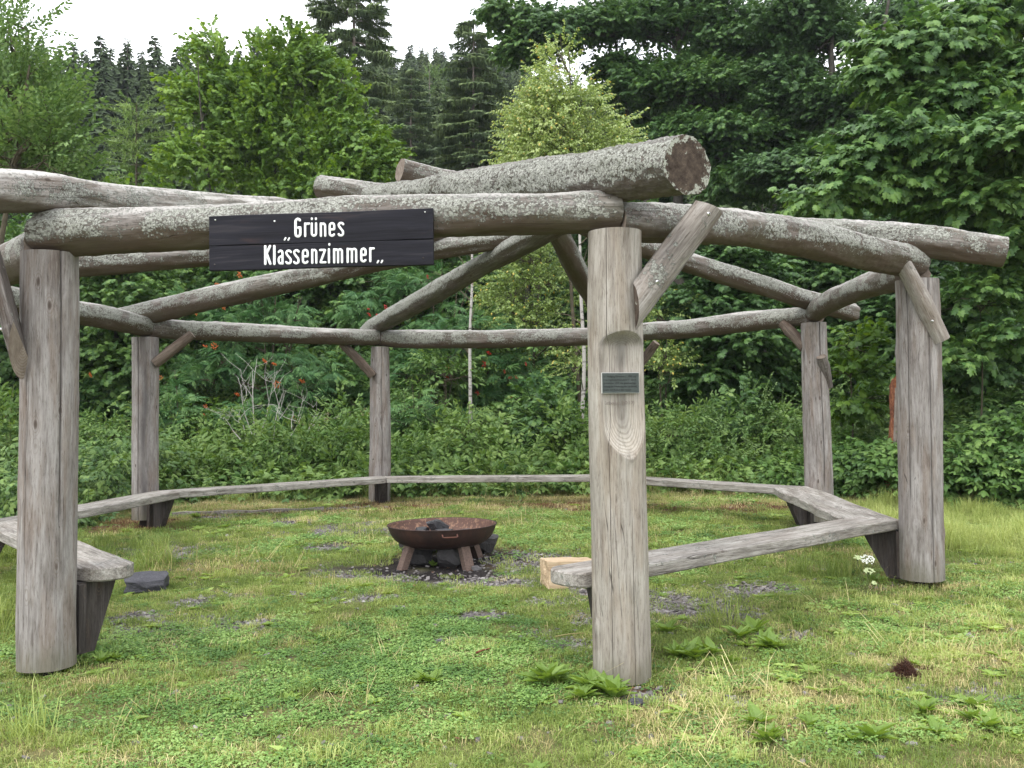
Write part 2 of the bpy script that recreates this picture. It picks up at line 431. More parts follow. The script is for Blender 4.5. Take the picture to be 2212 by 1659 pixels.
    return mesh_np(name, Vf, [quads, ct], (mat, endmat), fm, smooth, at_)

def tube(P, R, nseg=6):
    """plain tapered tube, returns V, F"""
    P = np.asarray(P, float); R = np.asarray(R, float); n = len(P)
    T = np.gradient(P, axis=0); T /= np.linalg.norm(T, axis=1)[:, None] + 1e-9
    ref = np.where(np.abs(T[:, 2:3]) > 0.9, np.array([[0, 1.0, 0]]), np.array([[0, 0, 1.0]]))
    A = np.cross(T, ref); A /= np.linalg.norm(A, axis=1)[:, None] + 1e-9; B = np.cross(T, A)
    ang = np.linspace(0, 2 * np.pi, nseg, endpoint=False)
    V = P[:, None] + R[:, None, None] * (A[:, None] * np.cos(ang)[None, :, None] + B[:, None] * np.sin(ang)[None, :, None])
    idx = np.arange(n * nseg).reshape(n, nseg)
    F = np.stack([idx[:-1], np.roll(idx, -1, 1)[:-1], np.roll(idx, -1, 1)[1:], idx[1:]], -1).reshape(-1, 4)
    return V.reshape(-1, 3), F

class Acc:
    def __init__(s): s.V = []; s.F = {3: [], 4: []}; s.n = 0; s.extra = {}
    def add(s, V, F, **at_):
        V = np.asarray(V, float); F = np.asarray(F, int)
        if len(F): s.F[F.shape[1]].append(F + s.n)
        s.V.append(V); s.n += len(V)
        for k, v in at_.items(): s.extra.setdefault(k, []).append(np.full(len(V), v) if np.isscalar(v) else v)
    def mesh(s, name, mats, smooth=True):
        F = [np.vstack(s.F[k]) for k in (3, 4) if s.F[k]]
        return mesh_np(name, np.vstack(s.V), F, mats, None, smooth, {k: np.concatenate(v) for k, v in s.extra.items()})
# ------------------------------------------------------------------ the pavilion
CEN = np.array([-0.643, 8.769]); RAD = 4.148; TH0 = math.radians(-118.17)
PX = {i: CEN + RAD * np.array([math.cos(TH0 + (i - 1) * math.pi / 4), math.sin(TH0 + (i - 1) * math.pi / 4)]) for i in range(1, 9)}
pav = thing('log_pavilion', 'open octagonal pavilion of grey debarked logs around a fire bowl', 'pavilion', (CEN[0], CEN[1], 0.1))
pav_off = Vector(pav.location)
def part(name, me, label=None, parent=None, off=None):
    o = obj(name, me, parent or pav); o.location = -(off if off is not None else pav_off)
    if label: o['label'] = label
    return o

# posts: (top px, top py, base px, base py, top radius, base radius, crack angles)
POSTS = {
    1: ((107, 539), (101, 1452), .149, .152), 2: ((1327, 490), (1344, 1482), .141, .150),
    3: ((1980, 600), (1993, 1258), .153, .158), 4: ((1757, 695), (1770, 1128), .137, .150),
    5: ((1313, 742), (1319, 1078), .135, .145), 6: ((821, 748), (820, 1096), .124, .150),
    7: ((313, 727), (314, 1124), .146, .152), 8: ((-96, 660), (-99, 1262), .145, .15)}
post_axis = {}
for i, ((tx, ty), (bx, by), r1, r0) in POSTS.items():
    X, Y = PX[i]; d = math.hypot(X, Y); k = (d - r0) / d
    Yf = Y * k
    Pt, Pb = at(tx, ty, Yf), at(bx, by, Yf)
    zt, zb = Pt[2], Pb[2]
    # front points lie r nearer than the axis along the line of sight
    Xt, Xb = at(tx, ty, Y)[0], at(bx, by, Y)[0]
    rng = np.random.RandomState(i)
    q = [(Xb, Y, zb, r0), (Xb + (Xt - Xb) * .35 + rng.uniform(-.006, .006), Y, zb + (zt - zb) * .35, r0 * .97), (Xb + (Xt - Xb) * .7 + rng.uniform(-.006, .006), Y, zb + (zt - zb) * .7, (r0 + r1) / 2), (Xt, Y, zt, r1)]
    post_axis[i] = (np.array([Xb, Y, zb]), np.array([Xt, Y, zt]), r0, r1)
    cracks = []; rf = None; sf = None; nseg, st = 36, 0.06
    L = zt - zb
    # angle 0 of a post faces -Y (the viewer); +angle turns towards B = T x A = (0,0,1)x(0,-1,0) = (+1,0,0)
    if i == 1: cracks = [(0.86, .040, .05, 0.75, 3.0), (-0.35, .02, .012, 0.2, 1.7)]; nseg = 72; st = .03
    if i == 2:
        nseg, st = 260, 0.006
        cracks = [(-0.42, .012, .012, -0.2, 3.0), (0.36, .012, .008, -.2, .9)]
        # the hollow: a flat cut that runs out gently below and steeply above, facing slightly right
        HB = at(1342, 982, Y - .14)[2] - zb; HT = at(1342, 712, Y - .14)[2] - zb
        HA = 0.27; HD = 0.084
        def rf(Rr, ang, s, lo=HB, hi=HT):
            z = s[:, None]
            D = HD + .054 * np.clip((lo + .22 - z) / .22, 0, 3) ** 2.0 + .056 * np.clip((z - (hi - .08)) / .07, 0, 3) ** 1.6
            D = D - .006 * np.cos(np.clip((z - (lo + hi) / 2) / (hi - lo) * math.pi, -1.5, 1.5))
            da = np.angle(np.exp(1j * (ang[None] - HA)))
            xx = .146 * np.sin(da)
            D = D + .034 * (np.abs(xx) / .121) ** 18
            cutr = np.where(np.abs(da) < 1.25, D / np.maximum(np.cos(da), .2), 9)
            cutr = np.where((z > lo - .02) & (z < hi + .02), cutr, 9)
            return np.minimum(Rr, cutr)
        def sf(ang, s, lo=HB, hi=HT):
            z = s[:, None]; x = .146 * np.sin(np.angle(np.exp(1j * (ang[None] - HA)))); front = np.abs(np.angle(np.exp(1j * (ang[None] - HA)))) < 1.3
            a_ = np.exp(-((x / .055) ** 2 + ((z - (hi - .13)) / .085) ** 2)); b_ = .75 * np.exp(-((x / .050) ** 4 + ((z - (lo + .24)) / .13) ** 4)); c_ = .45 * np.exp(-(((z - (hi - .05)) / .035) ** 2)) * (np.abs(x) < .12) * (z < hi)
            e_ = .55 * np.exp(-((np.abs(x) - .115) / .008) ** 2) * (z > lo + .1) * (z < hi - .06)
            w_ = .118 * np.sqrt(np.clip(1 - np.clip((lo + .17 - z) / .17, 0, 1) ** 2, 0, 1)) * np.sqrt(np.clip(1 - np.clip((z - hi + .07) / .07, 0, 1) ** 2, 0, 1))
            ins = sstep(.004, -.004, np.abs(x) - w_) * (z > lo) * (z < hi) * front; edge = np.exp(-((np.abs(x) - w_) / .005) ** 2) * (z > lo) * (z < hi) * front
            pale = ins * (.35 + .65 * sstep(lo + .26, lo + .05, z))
            return np.clip(a_ * 1.1 * ins + b_ * .8 * ins + c_ * 1.6 * ins + edge * .55 * sstep(lo + .02, lo + .3, z), 0, 1) * front * .62, np.clip(pale, 0, 1)  # stains, plus painted shade under the top arch and along the rim
    if i == 3: cracks = [(0.10, .042, .05, -0.2, 3.2), (-0.9, .03, .012, .5, 2.4)]; nseg = 72; st = .03
    if i == 4: cracks = [(0.14, .05, .03, 0.3, 3.2)]; nseg = 60
    if i == 7: cracks = [(-0.15, .05, .022, -0.2, 3.2)]; nseg = 60
    if i == 7:
        def sf(ang, s):
            da = np.angle(np.exp(1j * (ang[None] - .22 + .12 * vnoise(s[:, None] * 1.3, 0, 0, 5)))); return np.clip(1.1 * np.exp(-(da / .32) ** 2) * (.75 + .35 * vnoise(s[:, None] * 3, da * 6, 0, 4)), 0, 1) * np.ones((len(s), len(ang)))
    if i == 6: cracks = [(0.35, .03, .012, .3, 3.2)]; nseg = 60
    me = log_mesh('post', q, M_POST2 if i == 2 else M_POST, M_END, nseg, st, 0.006 if i != 2 else 0.004, 0, 10 + i, cracks=cracks, radfun=rf, knobs=9, stain_shade_fun=sf, smooth=(i != 2))
    lab = {1: 'thick entrance post on the left with a long crack', 2: 'pale entrance post with a carved hollow', 3: 'right front post split by a deep crack', 7: 'left rear post with a dark streak', 6: 'rear post standing left of centre', 4: 'right rear post'}.get(i)
    po = part('post', me, lab)
    # steel foot below the post
    fv = boxmesh('post_foot', Xb - .05, Xb + .05, Y - .05, Y + .05, float(gz(Xb, Y)) - .12, zb - .004, (bpy.data.materials.get('dark_steel') or M_BRACKET,))
    fo = obj('post_foot', fv, po)

def topz(i): return post_axis[i][1][2]

def seg_pts(i, j, rows):
    """rows: (fraction, py of centre, radius) along post i -> post j"""
    A, B = PX[i], PX[j]
    out = []
    for f, py, r in rows:
        p = A + (B - A) * f; out.append((p[0], p[1], zfor(p[0], p[1], py), r))
    return out
def bis(i):
    """normal of the mitre plane at post i"""
    d = PX[i] - CEN; d = d / np.linalg.norm(d); return np.array([-d[1], d[0], 0.0])
G_ = 0.006
BEAMS = [
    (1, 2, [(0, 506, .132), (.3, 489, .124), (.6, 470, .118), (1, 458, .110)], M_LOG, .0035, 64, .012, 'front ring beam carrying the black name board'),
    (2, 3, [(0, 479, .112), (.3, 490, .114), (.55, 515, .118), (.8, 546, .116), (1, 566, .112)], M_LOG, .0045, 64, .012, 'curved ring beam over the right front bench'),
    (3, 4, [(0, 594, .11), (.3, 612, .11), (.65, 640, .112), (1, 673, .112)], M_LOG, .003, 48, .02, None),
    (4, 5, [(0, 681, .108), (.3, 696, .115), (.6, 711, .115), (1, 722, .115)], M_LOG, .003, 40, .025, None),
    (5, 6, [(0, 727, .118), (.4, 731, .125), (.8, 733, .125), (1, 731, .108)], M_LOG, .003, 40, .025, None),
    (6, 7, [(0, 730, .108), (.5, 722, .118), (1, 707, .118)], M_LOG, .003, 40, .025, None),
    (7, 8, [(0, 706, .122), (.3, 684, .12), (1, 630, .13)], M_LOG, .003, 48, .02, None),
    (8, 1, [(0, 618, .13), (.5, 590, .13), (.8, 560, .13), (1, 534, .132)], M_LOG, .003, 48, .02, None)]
for k, (i, j, rows, mat, rough, ns, st, lab) in enumerate(BEAMS):
    P = seg_pts(i, j, rows)
    A, B = PX[i], PX[j]; d = (B - A) / np.linalg.norm(B - A)
    P[0] = (P[0][0] + d[0] * G_, P[0][1] + d[1] * G_, P[0][2], P[0][3]); P[-1] = (P[-1][0] - d[0] * G_, P[-1][1] - d[1] * G_, P[-1][2], P[-1][3])
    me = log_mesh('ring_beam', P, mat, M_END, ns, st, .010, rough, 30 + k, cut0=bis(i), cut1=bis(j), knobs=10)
    part('ring_beam', me, lab)

def raft_dir(i):
    a = TH0 + (i - 1) * math.pi / 4 + math.pi + math.radians(12.5)
    return np.array([math.cos(a), math.sin(a)])
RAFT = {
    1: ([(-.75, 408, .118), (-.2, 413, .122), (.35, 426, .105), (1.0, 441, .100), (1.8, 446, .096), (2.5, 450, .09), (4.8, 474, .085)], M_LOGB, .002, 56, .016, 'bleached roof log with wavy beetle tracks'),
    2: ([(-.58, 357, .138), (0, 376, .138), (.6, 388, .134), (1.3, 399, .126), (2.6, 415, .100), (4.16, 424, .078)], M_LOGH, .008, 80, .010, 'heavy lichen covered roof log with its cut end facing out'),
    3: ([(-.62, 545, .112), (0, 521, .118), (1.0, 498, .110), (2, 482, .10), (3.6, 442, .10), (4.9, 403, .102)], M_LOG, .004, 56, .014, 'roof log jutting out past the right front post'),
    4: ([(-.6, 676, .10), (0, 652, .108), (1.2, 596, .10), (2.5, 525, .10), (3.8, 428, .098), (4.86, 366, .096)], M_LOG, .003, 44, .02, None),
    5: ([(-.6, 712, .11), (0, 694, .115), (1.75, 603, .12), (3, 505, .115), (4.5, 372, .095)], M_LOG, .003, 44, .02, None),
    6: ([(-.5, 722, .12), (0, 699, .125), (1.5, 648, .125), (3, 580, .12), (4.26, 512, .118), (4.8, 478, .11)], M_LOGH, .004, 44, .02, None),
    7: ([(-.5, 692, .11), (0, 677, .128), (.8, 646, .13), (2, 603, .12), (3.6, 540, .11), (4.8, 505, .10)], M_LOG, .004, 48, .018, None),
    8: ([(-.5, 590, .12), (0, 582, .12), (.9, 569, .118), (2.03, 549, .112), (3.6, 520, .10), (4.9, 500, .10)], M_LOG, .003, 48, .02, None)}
raft_pts = {}
for i, (rows, mat, rough, ns, st, lab) in RAFT.items():
    D = raft_dir(i); P = []
    for s_, py, r in rows:
        p = PX[i] + D * s_; P.append((p[0], p[1], zfor(p[0], p[1], py), r))
    raft_pts[i] = P
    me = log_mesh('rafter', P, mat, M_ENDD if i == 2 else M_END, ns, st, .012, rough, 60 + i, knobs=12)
    part('rafter', me, lab)

# half-round braces: lower point, upper point (px, py), distance, radius, matt
def brace(p0, p1, Y0, Y1, r, mat, flat_dir, half=-.1, label=None, cutv=True, bolts=()):
    a, b = at(*p0, Y0), at(*p1, Y1)
    mid = (a + b) / 2
    rf = np.asarray(flat_dir, float)
    cut = np.array([1.0, 0, 0]) if cutv is True else cutv
    me = log_mesh('brace', [(*a, r), (*(mid + [0.004, 0, .006]), r * 1.03), (*b, r)], mat, M_ENDD if mat is M_BRACE else M_END, 48, .02, .003, .0005, int(p0[0]) % 50, half=half, ref=rf, cut0=cut, cut1=((.35, 0, 1) if mat is M_BRACE else None), knobs=2)
    o = part('brace', me, label)
    T = (b - a) / np.linalg.norm(b - a); A = rf - T * (T @ rf); A /= np.linalg.norm(A)
    for f in bolts:
        c = a + (b - a) * f + A * (r * .97)
        V, F = tube([c, c + A * .006, c + A * .010], [.011, .011, .004], 10)
        bo = obj('bolt', mesh_np('bolt', V, F, (M_BOLT,)), o)
    return o
M_BOLT, _nt, _b, _o = newmat('zinc_bolt'); _b.inputs['Base Color'].default_value = (.6, .6, .6, 1); _b.inputs['Metallic'].default_value = .9; _b.inputs['Roughness'].default_value = .35
vd = lambda x, y: np.array([x, y, 0.0]) / math.hypot(x, y)
brace((1362, 662), (1524, 448), 4.69, 4.90, .086, M_BRACE, vd(.45, -.89), .45, 'flat pale brace from the entrance post to the right beam', np.array([1, .42, .05]), (.22, .90))
brace((50, 745), (-28, 470), 4.93, 4.95, .080, M_BRACED, vd(-.97, -.25), 0.0, 'dark grey brace on the left entrance post', np.array([.85, -.45, -.2]), (.15,))
def round_brace(p0, p1, Y0, Y1, r, mat, lab=None, bolts=()):
    a, b = at(*p0, Y0), at(*p1, Y1); me = log_mesh('brace', [(*a, r * .95), (*((a + b) / 2 + [.006, 0, .004]), r * 1.03), (*b, r * .9)], mat, M_END, 28, .02, .004, .001, int(p0[0]) % 50, knobs=3)
    o = part('brace', me, lab); T = (b - a) / np.linalg.norm(b - a)
    for f in bolts:
        c = a + (b - a) * f; q = np.array([c[0], c[1], 0]) * -1; q /= np.linalg.norm(q); c = c + q * r * .98
        V, F = tube([c, c + q * .006, c + q * .009], [.010, .010, .004], 10); obj('bolt', mesh_np('bolt', V, F, (M_BOLT,)), o)
round_brace((2034, 735), (1932, 535), 6.66, 6.60, .062, M_BRACE, 'slim round brace on the right front post', (.2, .85))
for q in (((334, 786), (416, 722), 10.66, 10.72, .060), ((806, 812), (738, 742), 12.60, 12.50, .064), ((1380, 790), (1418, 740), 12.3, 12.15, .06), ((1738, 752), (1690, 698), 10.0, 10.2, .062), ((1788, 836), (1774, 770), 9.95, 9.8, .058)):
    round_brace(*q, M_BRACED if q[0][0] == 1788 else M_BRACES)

# ------------------------------------------------------------------ benches
ZB = 0.545
def inner(i): d = CEN - PX[i]; return d / np.linalg.norm(d)
def plank(i, j, s0=None, s1=None, w0=.14, w1=.48, lab='', zs=0.0, round0=False, round1=False, dz0=0, dz1=0, seed=0, wav=.012):
    """one bench plank along the inner side from post i to post j, mitred over the posts"""
    A, B = PX[i], PX[j]; d = (B - A) / np.linalg.norm(B - A); nrm = np.array([-d[1], d[0]])
    if (CEN - A) @ nrm < 0: nrm = -nrm
    L = np.linalg.norm(B - A); t225 = math.tan(math.radians(22.5))
    nu, nvv = 60, 14
    vs = np.linspace(0, 1, nvv)
    off = w0 + (w1 - w0) * vs
    lo = np.where(s0 is None, off * t225 + .004, s0 if s0 is not None else 0)
    hi = np.where(s1 is None, L - off * t225 - .004, s1 if s1 is not None else L)
    if round0: lo = lo + .10 * np.abs(vs * 2 - 1) ** 3.5
    if round1: hi = hi - .12 * np.abs(vs * 2 - 1) ** 3.5
    us = np.linspace(0, 1, nu)[:, None]
    S = lo[None] + (hi - lo)[None] * us
    O = np.broadcast_to(off[None], S.shape).copy()
    O[:, -1:] += wav * fbm(S[:, -1:] * 1.6, seed, 0, seed, 2); O[:, :1] += wav * fbm(S[:, :1] * 1.6, seed + 5, 0, seed, 2)
    top = ZB + zs + dz0 + (dz1 - dz0) * (S / L) + .004 * fbm(S * 2, O * 6, 0, seed, 2)
    P2 = A[None, None] + d[None, None] * S[..., None] + nrm[None, None] * O[..., None]
    th = .078
    V = []; lc = []
    rnd = .009
    def lay(zo, shrink):
        Oc = (off.mean()); Sc = S.mean()
        Oo = O + np.sign(Oc - O) * shrink * (np.abs(O - Oc) > (w1 - w0) * .46)
        Ss = S.copy(); Ss[0] += shrink; Ss[-1] -= shrink
        Q = A[None, None] + d[None, None] * Ss[..., None] + nrm[None, None] * Oo[..., None]
        V.append(np.concatenate([Q, (top - zo)[..., None]], -1).reshape(-1, 3))
        lc.append(np.stack([O - .31 + .02, -zo - .16 + 0 * O, S], -1).reshape(-1, 3))
    lay(0, rnd); lay(rnd * .8, 0); lay(th - rnd, 0); lay(th, rnd)
    n1 = nu * nvv; idx = np.arange(n1).reshape(nu, nvv)
    F = []
    g4 = lambda I: np.stack([I[:-1, :-1], I[1:, :-1], I[1:, 1:], I[:-1, 1:]], -1).reshape(-1, 4)
    F.append(g4(idx)); F.append(g4(idx + 3 * n1)[:, ::-1])
    rim = np.concatenate([idx[0, :], idx[1:, -1], idx[-1, :-1][::-1], idx[1:-1, 0][::-1]])
    r2 = np.roll(rim, -1)
    for k in range(3): F.append(np.stack([rim + k * n1, r2 + k * n1, r2 + (k + 1) * n1, rim + (k + 1) * n1], -1))
    me = mesh_np('seat', np.vstack(V), np.vstack(F), (M_BENCH,), None, False, {'lc': np.vstack(lc)})
    # consistent orientation
    mid = A + d * L / 2
    t = thing('wooden_bench', lab, 'bench', (mid[0], mid[1], float(gz(*mid))), 'bench planks between the pavilion posts')
    o = obj('seat', me, t); o.location = -Vector(t.location)
    return t, A, d, nrm, L
def bracket(t, i, along=0.0, h=.36, zdrop=0.0, d0=.13, d1=.42, d2=.24, thk=.07):
    """wedge shaped board under the seat, at post i, pointing at the fire"""
    n = inner(i); tdir = np.array([-n[1], n[0]])
    c = post_axis[i][0][:2] + tdir * along
    zt = ZB - .082 - zdrop
    prof = [(d0, zt), (d1, zt), (d1 - .012, zt - .035), (d2, zt - h), (d0, zt - h)]
    V = []
    for s in (-thk / 2, thk / 2):
        for (q, z) in prof:
            p = c + n * q + tdir * s; V.append((p[0], p[1], z))
    k = len(prof)
    F3 = []; F4 = []
    for a in range(k):
        b = (a + 1) % k; F4.append((a, b, b + k, a + k))
    F3 += [(0, 2, 1), (0, 3, 2), (0, 4, 3), (k, k + 1, k + 2), (k, k + 2, k + 3), (k, k + 3, k + 4)]
    V = np.array(V); lcv = np.stack([(V[:, 0] - c[0]), (V[:, 1] - c[1]), V[:, 2]], -1)
    o = obj('bracket', mesh_np('bracket', V, [np.array(F4), np.array(F3)], (M_BRACKET,), None, False, {'lc': lcv}), t)
    o.location = -Vector(t.location)
    # upright cleat against the post
    V = []
    for q in (d0 - .005, d0 + .04):
        for s in (-.085, .085):
            for z in (zt - .002, zt - h + .02):
                p = c + n * q + tdir * s; V.append((p[0], p[1], z))
    F = np.array([[0, 1, 3, 2], [4, 6, 7, 5], [0, 4, 5, 1], [2, 3, 7, 6], [0, 2, 6, 4], [1, 5, 7, 3]])
    V = np.array(V); lcv = np.stack([(V[:, 0] - c[0]), (V[:, 1] - c[1]), V[:, 2]], -1)
    o = obj('cleat', mesh_np('cleat', V, F, (M_BRACKET,), None, False, {'lc': lcv}), t); o.location = -Vector(t.location)

b23 = plank(2, 3, s0=-.15, w0=.15, w1=.47, lab='bench running from the pale entrance post to the right front post', round0=True, seed=1, dz0=-.005, dz1=.005)[0]
b34 = plank(3, 4, lab='short slanting bench between the two right hand posts', seed=2, zs=.004, wav=.03, w1=.54)[0]
b45 = plank(4, 5, lab='rear right bench beneath the brambles, right of the pale post', seed=3, w1=.46)[0]
b56 = plank(5, 6, lab='straight rear bench behind the fire bowl', seed=4, w1=.46)[0]
b67 = plank(6, 7, lab='rear left bench between the streaked post and the middle rear post', seed=5, w1=.46)[0]
b78 = plank(7, 8, lab='bench on the left side vanishing behind the thick entrance post', seed=6, w1=.50)[0]
b81 = plank(8, 1, s1=3.175 + .07, w0=.17, w1=.48, lab='wide left front bench with a rounded end right of the thick post', round1=True, seed=7, wav=.02)[0]
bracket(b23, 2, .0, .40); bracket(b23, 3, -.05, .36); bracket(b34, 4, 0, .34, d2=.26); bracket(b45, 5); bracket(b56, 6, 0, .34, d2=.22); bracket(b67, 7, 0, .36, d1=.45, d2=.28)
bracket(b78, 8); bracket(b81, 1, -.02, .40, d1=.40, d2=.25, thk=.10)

# ------------------------------------------------------------------ name board
def black_board_mat():
    m, nt, b, out = newmat('black_stained_board'); g = NT(nt); lc = g.attr('lc')
    wv = g.n('ShaderNodeVectorMath', operation='MULTIPLY_ADD'); g.l(g.noise(g.scale(lc, (1.2, 5, 5)), 1.0, 2, out='Color'), wv.inputs[0]); wv.inputs[1].default_value = (0, .09, .09); g.l(lc, wv.inputs[2])
    w = wv.outputs[0]
    s1 = g.noise(g.scale(w, (1.4, 55, 55)), 1.0, 4, .6); s2 = g.noise(g.scale(w, (1.2, 9, 9)), 1.0, 3, .6); s3 = g.noise(g.scale(w, (5, 180, 180)), 1.0, 3)
    col = g.ramp(g.math('ADD', g.math('MULTIPLY', s1, .6), g.math('MULTIPLY', s2, .4)), [(.36, (.005, .005, .008)), (.55, (.012, .012, .018)), (.72, (.040, .036, .040))])
    col = g.mix(g.math('MULTIPLY', g.step(g.noise(g.scale(lc, (2, 7, 7)), 1.6, 3), .6, .75), .45), col, (.055, .03, .025))
    col = g.mix(g.math('MULTIPLY', s3, .10), col, (.09, .085, .09))
    g.setcol(b, col); b.inputs['Roughness'].default_value = .7; b.inputs['Specular IOR Level'].default_value = .15
    g.l(g.bump(g.math('ADD', s1, g.math('MULTIPLY', s3, .4)), .6, .003), b.inputs['Normal'])
    return m
M_BOARD = black_board_mat()
M_WHITE, _nt, _b, _o = newmat('white_paint'); _g = NT(_nt); _tc = _g.n('ShaderNodeTexCoord')
_g.setcol(_b, _g.ramp(_g.noise(_tc.outputs['Object'], 60, 3), [(.3, (.68, .70, .70)), (.6, (.84, .85, .84))])); _b.inputs['Roughness'].default_value = .5
A, B = PX[1], PX[2]; dB = (B - A) / np.linalg.norm(B - A); nB = np.array([dB[1], -dB[0]])        # nB faces the viewer
BO = .150
def onboard(px, py, off=BO):
    """where the line of sight meets the board's plane"""
    d = ray(px, py); o = A + nB * off
    # solve (t*d_xy - o) . nB = 0
    t = (o @ nB) / (d[:2] @ nB); return np.array([0, 0, CAMH]) + d * t
c00, c10, c11, c01 = onboard(452, 585), onboard(936, 571), onboard(935, 451), onboard(451, 466)
ex = (c10 - c00); W_ = np.linalg.norm(ex); ex = ex / W_
ez = np.array([0, 0, 1.0]); ez = ez - ex * (ez @ ex); ez /= np.linalg.norm(ez); ey = np.cross(ez, ex)   # ey points away from the viewer
H_ = ((c01 - c00) @ ez + (c11 - c10) @ ez) / 2
sign = thing('name_board', 'black wooden board with white hand painted lettering on the front beam', 'sign', c00 + ex * W_ / 2)
s_off = Vector(sign.location)
MB_ = lambda x, y, z: c00 + ex * x + ey * y + ez * z           # board coordinates: x right, y away, z up
def board_piece(x0, x1, z0, z1, y0, y1, seed):
    V = []; lc = []; b = .003
    nx = 40
    xs = np.linspace(x0, x1, nx)
    prof = [(y0 + b, z0), (y0, z0 + b), (y0, z1 - b), (y0 + b, z1), (y1, z1), (y1, z0)]
    for x in xs:
        for (y, z) in prof:
            wob = .0015 * math.sin(x * 7 + seed * 3)
            V.append(MB_(x, y, z + wob)); lc.append((x + seed * 3.1, y, z + seed))
    k = len(prof); I = np.arange(nx * k).reshape(nx, k)
    F = np.stack([I[:-1], np.roll(I, -1, 1)[:-1], np.roll(I, -1, 1)[1:], I[1:]], -1).reshape(-1, 4)
    caps = np.array([[0, 1, 2, 3], [0, 3, 4, 5]]); caps2 = caps[:, ::-1] + (nx - 1) * k
    return mesh_np('plank', np.array(V), np.vstack([F, caps, caps2]), (M_BOARD,), None, False, {'lc': np.array(lc)})
zj = H_ * .452
for k, (z0, z1) in enumerate(((0, zj - .0006), (zj + .0006, H_))):
    o = obj('plank', board_piece(0, W_, z0, z1, 0, .026, k + 1), sign); o.location = -s_off
# letters: strokes in board units taken from the lettering, each glyph drawn in its own 0..1 high box
def arc(cx, cy, rx, ry, a0, a1, n=9):
    return [(cx + rx * math.cos(math.radians(a)), cy + ry * math.sin(math.radians(a))) for a in np.linspace(a0, a1, n)]
GLY = {   # x-height .72, widths in units of cap height
    'G': [arc(.17, .83, .14, .15, 35, 180, 8) + arc(.17, .17, .14, .15, 180, 360, 10) + [(.31, .50), (.19, .50)]],
    'r': [[(.06, .02), (.06, .70)], [(.06, .56)] + arc(.17, .56, .11, .13, 150, 60, 5) + [(.25, .69)]],
    'u': [[(.06, .70), (.06, .17)] + arc(.18, .15, .12, .13, 180, 360, 8) + [(.30, .70)]],
    'n': [[(.06, .02), (.06, .70)], [(.06, .52)] + arc(.18, .56, .12, .13, 160, 0, 8) + [(.30, .02)]],
    'e': [[(.06, .36), (.29, .36), (.29, .55)] + arc(.175, .56, .115, .13, 0, 180, 8) + [(.06, .17)] + arc(.175, .15, .115, .13, 180, 330, 8)],
    's': [arc(.16, .58, .11, .11, 20, 180, 7) + [(.07, .50), (.25, .24)] + arc(.15, .13, .11, .11, 0, -160, 7)],
    'K': [[(.05, .02), (.05, .98)], [(.30, .98), (.06, .46)], [(.13, .56), (.31, .02)]],
    'l': [[(.06, .98), (.06, .02)]],
    'a': [arc(.17, .58, .12, .12, 150, 0, 7) + [(.29, .02)], [(.29, .38), (.20, .40)] + arc(.16, .20, .11, .18, 90, 270, 8) + [(.22, .03), (.29, .10)]],
    'z': [[(.04, .68), (.28, .68), (.05, .03), (.29, .03)]],
    'i': [[(.06, .70), (.06, .02)]],
    'm': [[(.06, .02), (.06, .70)], [(.06, .54)] + arc(.165, .58, .105, .11, 160, 0, 7) + [(.27, .02)], [(.27, .54)] + arc(.375, .58, .105, .11, 160, 0, 7) + [(.48, .02)]],
}
def stroke(P, r, flat=.35):
    """rounded paint stroke, a flattened tube with domed ends; P in board coords (x, z)"""
    P = np.asarray(P, float)
    if len(P) == 1: P = np.vstack([P, P + [0.0005, 0.0005]])
    # resample
    d = np.concatenate([[0], np.cumsum(np.linalg.norm(np.diff(P, axis=0), axis=1))]); n = max(3, int(d[-1] / (r * .5)) + 2)
    t = np.linspace(0, d[-1], n); Q = np.stack([np.interp(t, d, P[:, 0]), np.interp(t, d, P[:, 1])], -1)
    T = np.gradient(Q, axis=0); T /= np.linalg.norm(T, axis=1)[:, None] + 1e-12
    rr = np.full(n, r) * (1 + .06 * np.sin(np.arange(n) * 1.7 + P[0, 0] * 90))
    ends = [.98, .87, .6, .2]
    Q = np.vstack([Q[0] - T[0] * r * np.sqrt(1 - np.array(ends[::-1])[:, None] ** 2), Q, Q[-1] + T[-1] * r * np.sqrt(1 - np.array(ends)[:, None] ** 2)])
    rr = np.concatenate([r * np.array(ends[::-1]), rr, r * np.array(ends)])
    T = np.vstack([np.repeat(T[:1], 4, 0), T, np.repeat(T[-1:], 4, 0)])
    N = np.stack([-T[:, 1], T[:, 0]], -1); ang = np.linspace(0, 2 * np.pi, 8, endpoint=False); V = []
    for q, nn, r_ in zip(Q, N, rr):
        for a in ang:
            V.append(MB_(q[0] + nn[0] * r_ * math.cos(a), -flat * r_ * math.sin(a) - .0005, q[1] + nn[1] * r_ * math.cos(a)))
    m = len(Q); I = np.arange(m * 8).reshape(m, 8)
    F = np.stack([I[:-1], np.roll(I, -1, 1)[:-1], np.roll(I, -1, 1)[1:], I[1:]], -1).reshape(-1, 4)
    return np.array(V), F
def bc(ux, uy):
    """crop pixel of the lettering close-up -> board coordinates"""
    px, py = (800 + ux * 980 / 2212) / 1.8517, (800 + uy * 980 / 2212) / 1.8517
    P = onboard(px, py) - c00
    return np.array([P @ ex, P @ ez])
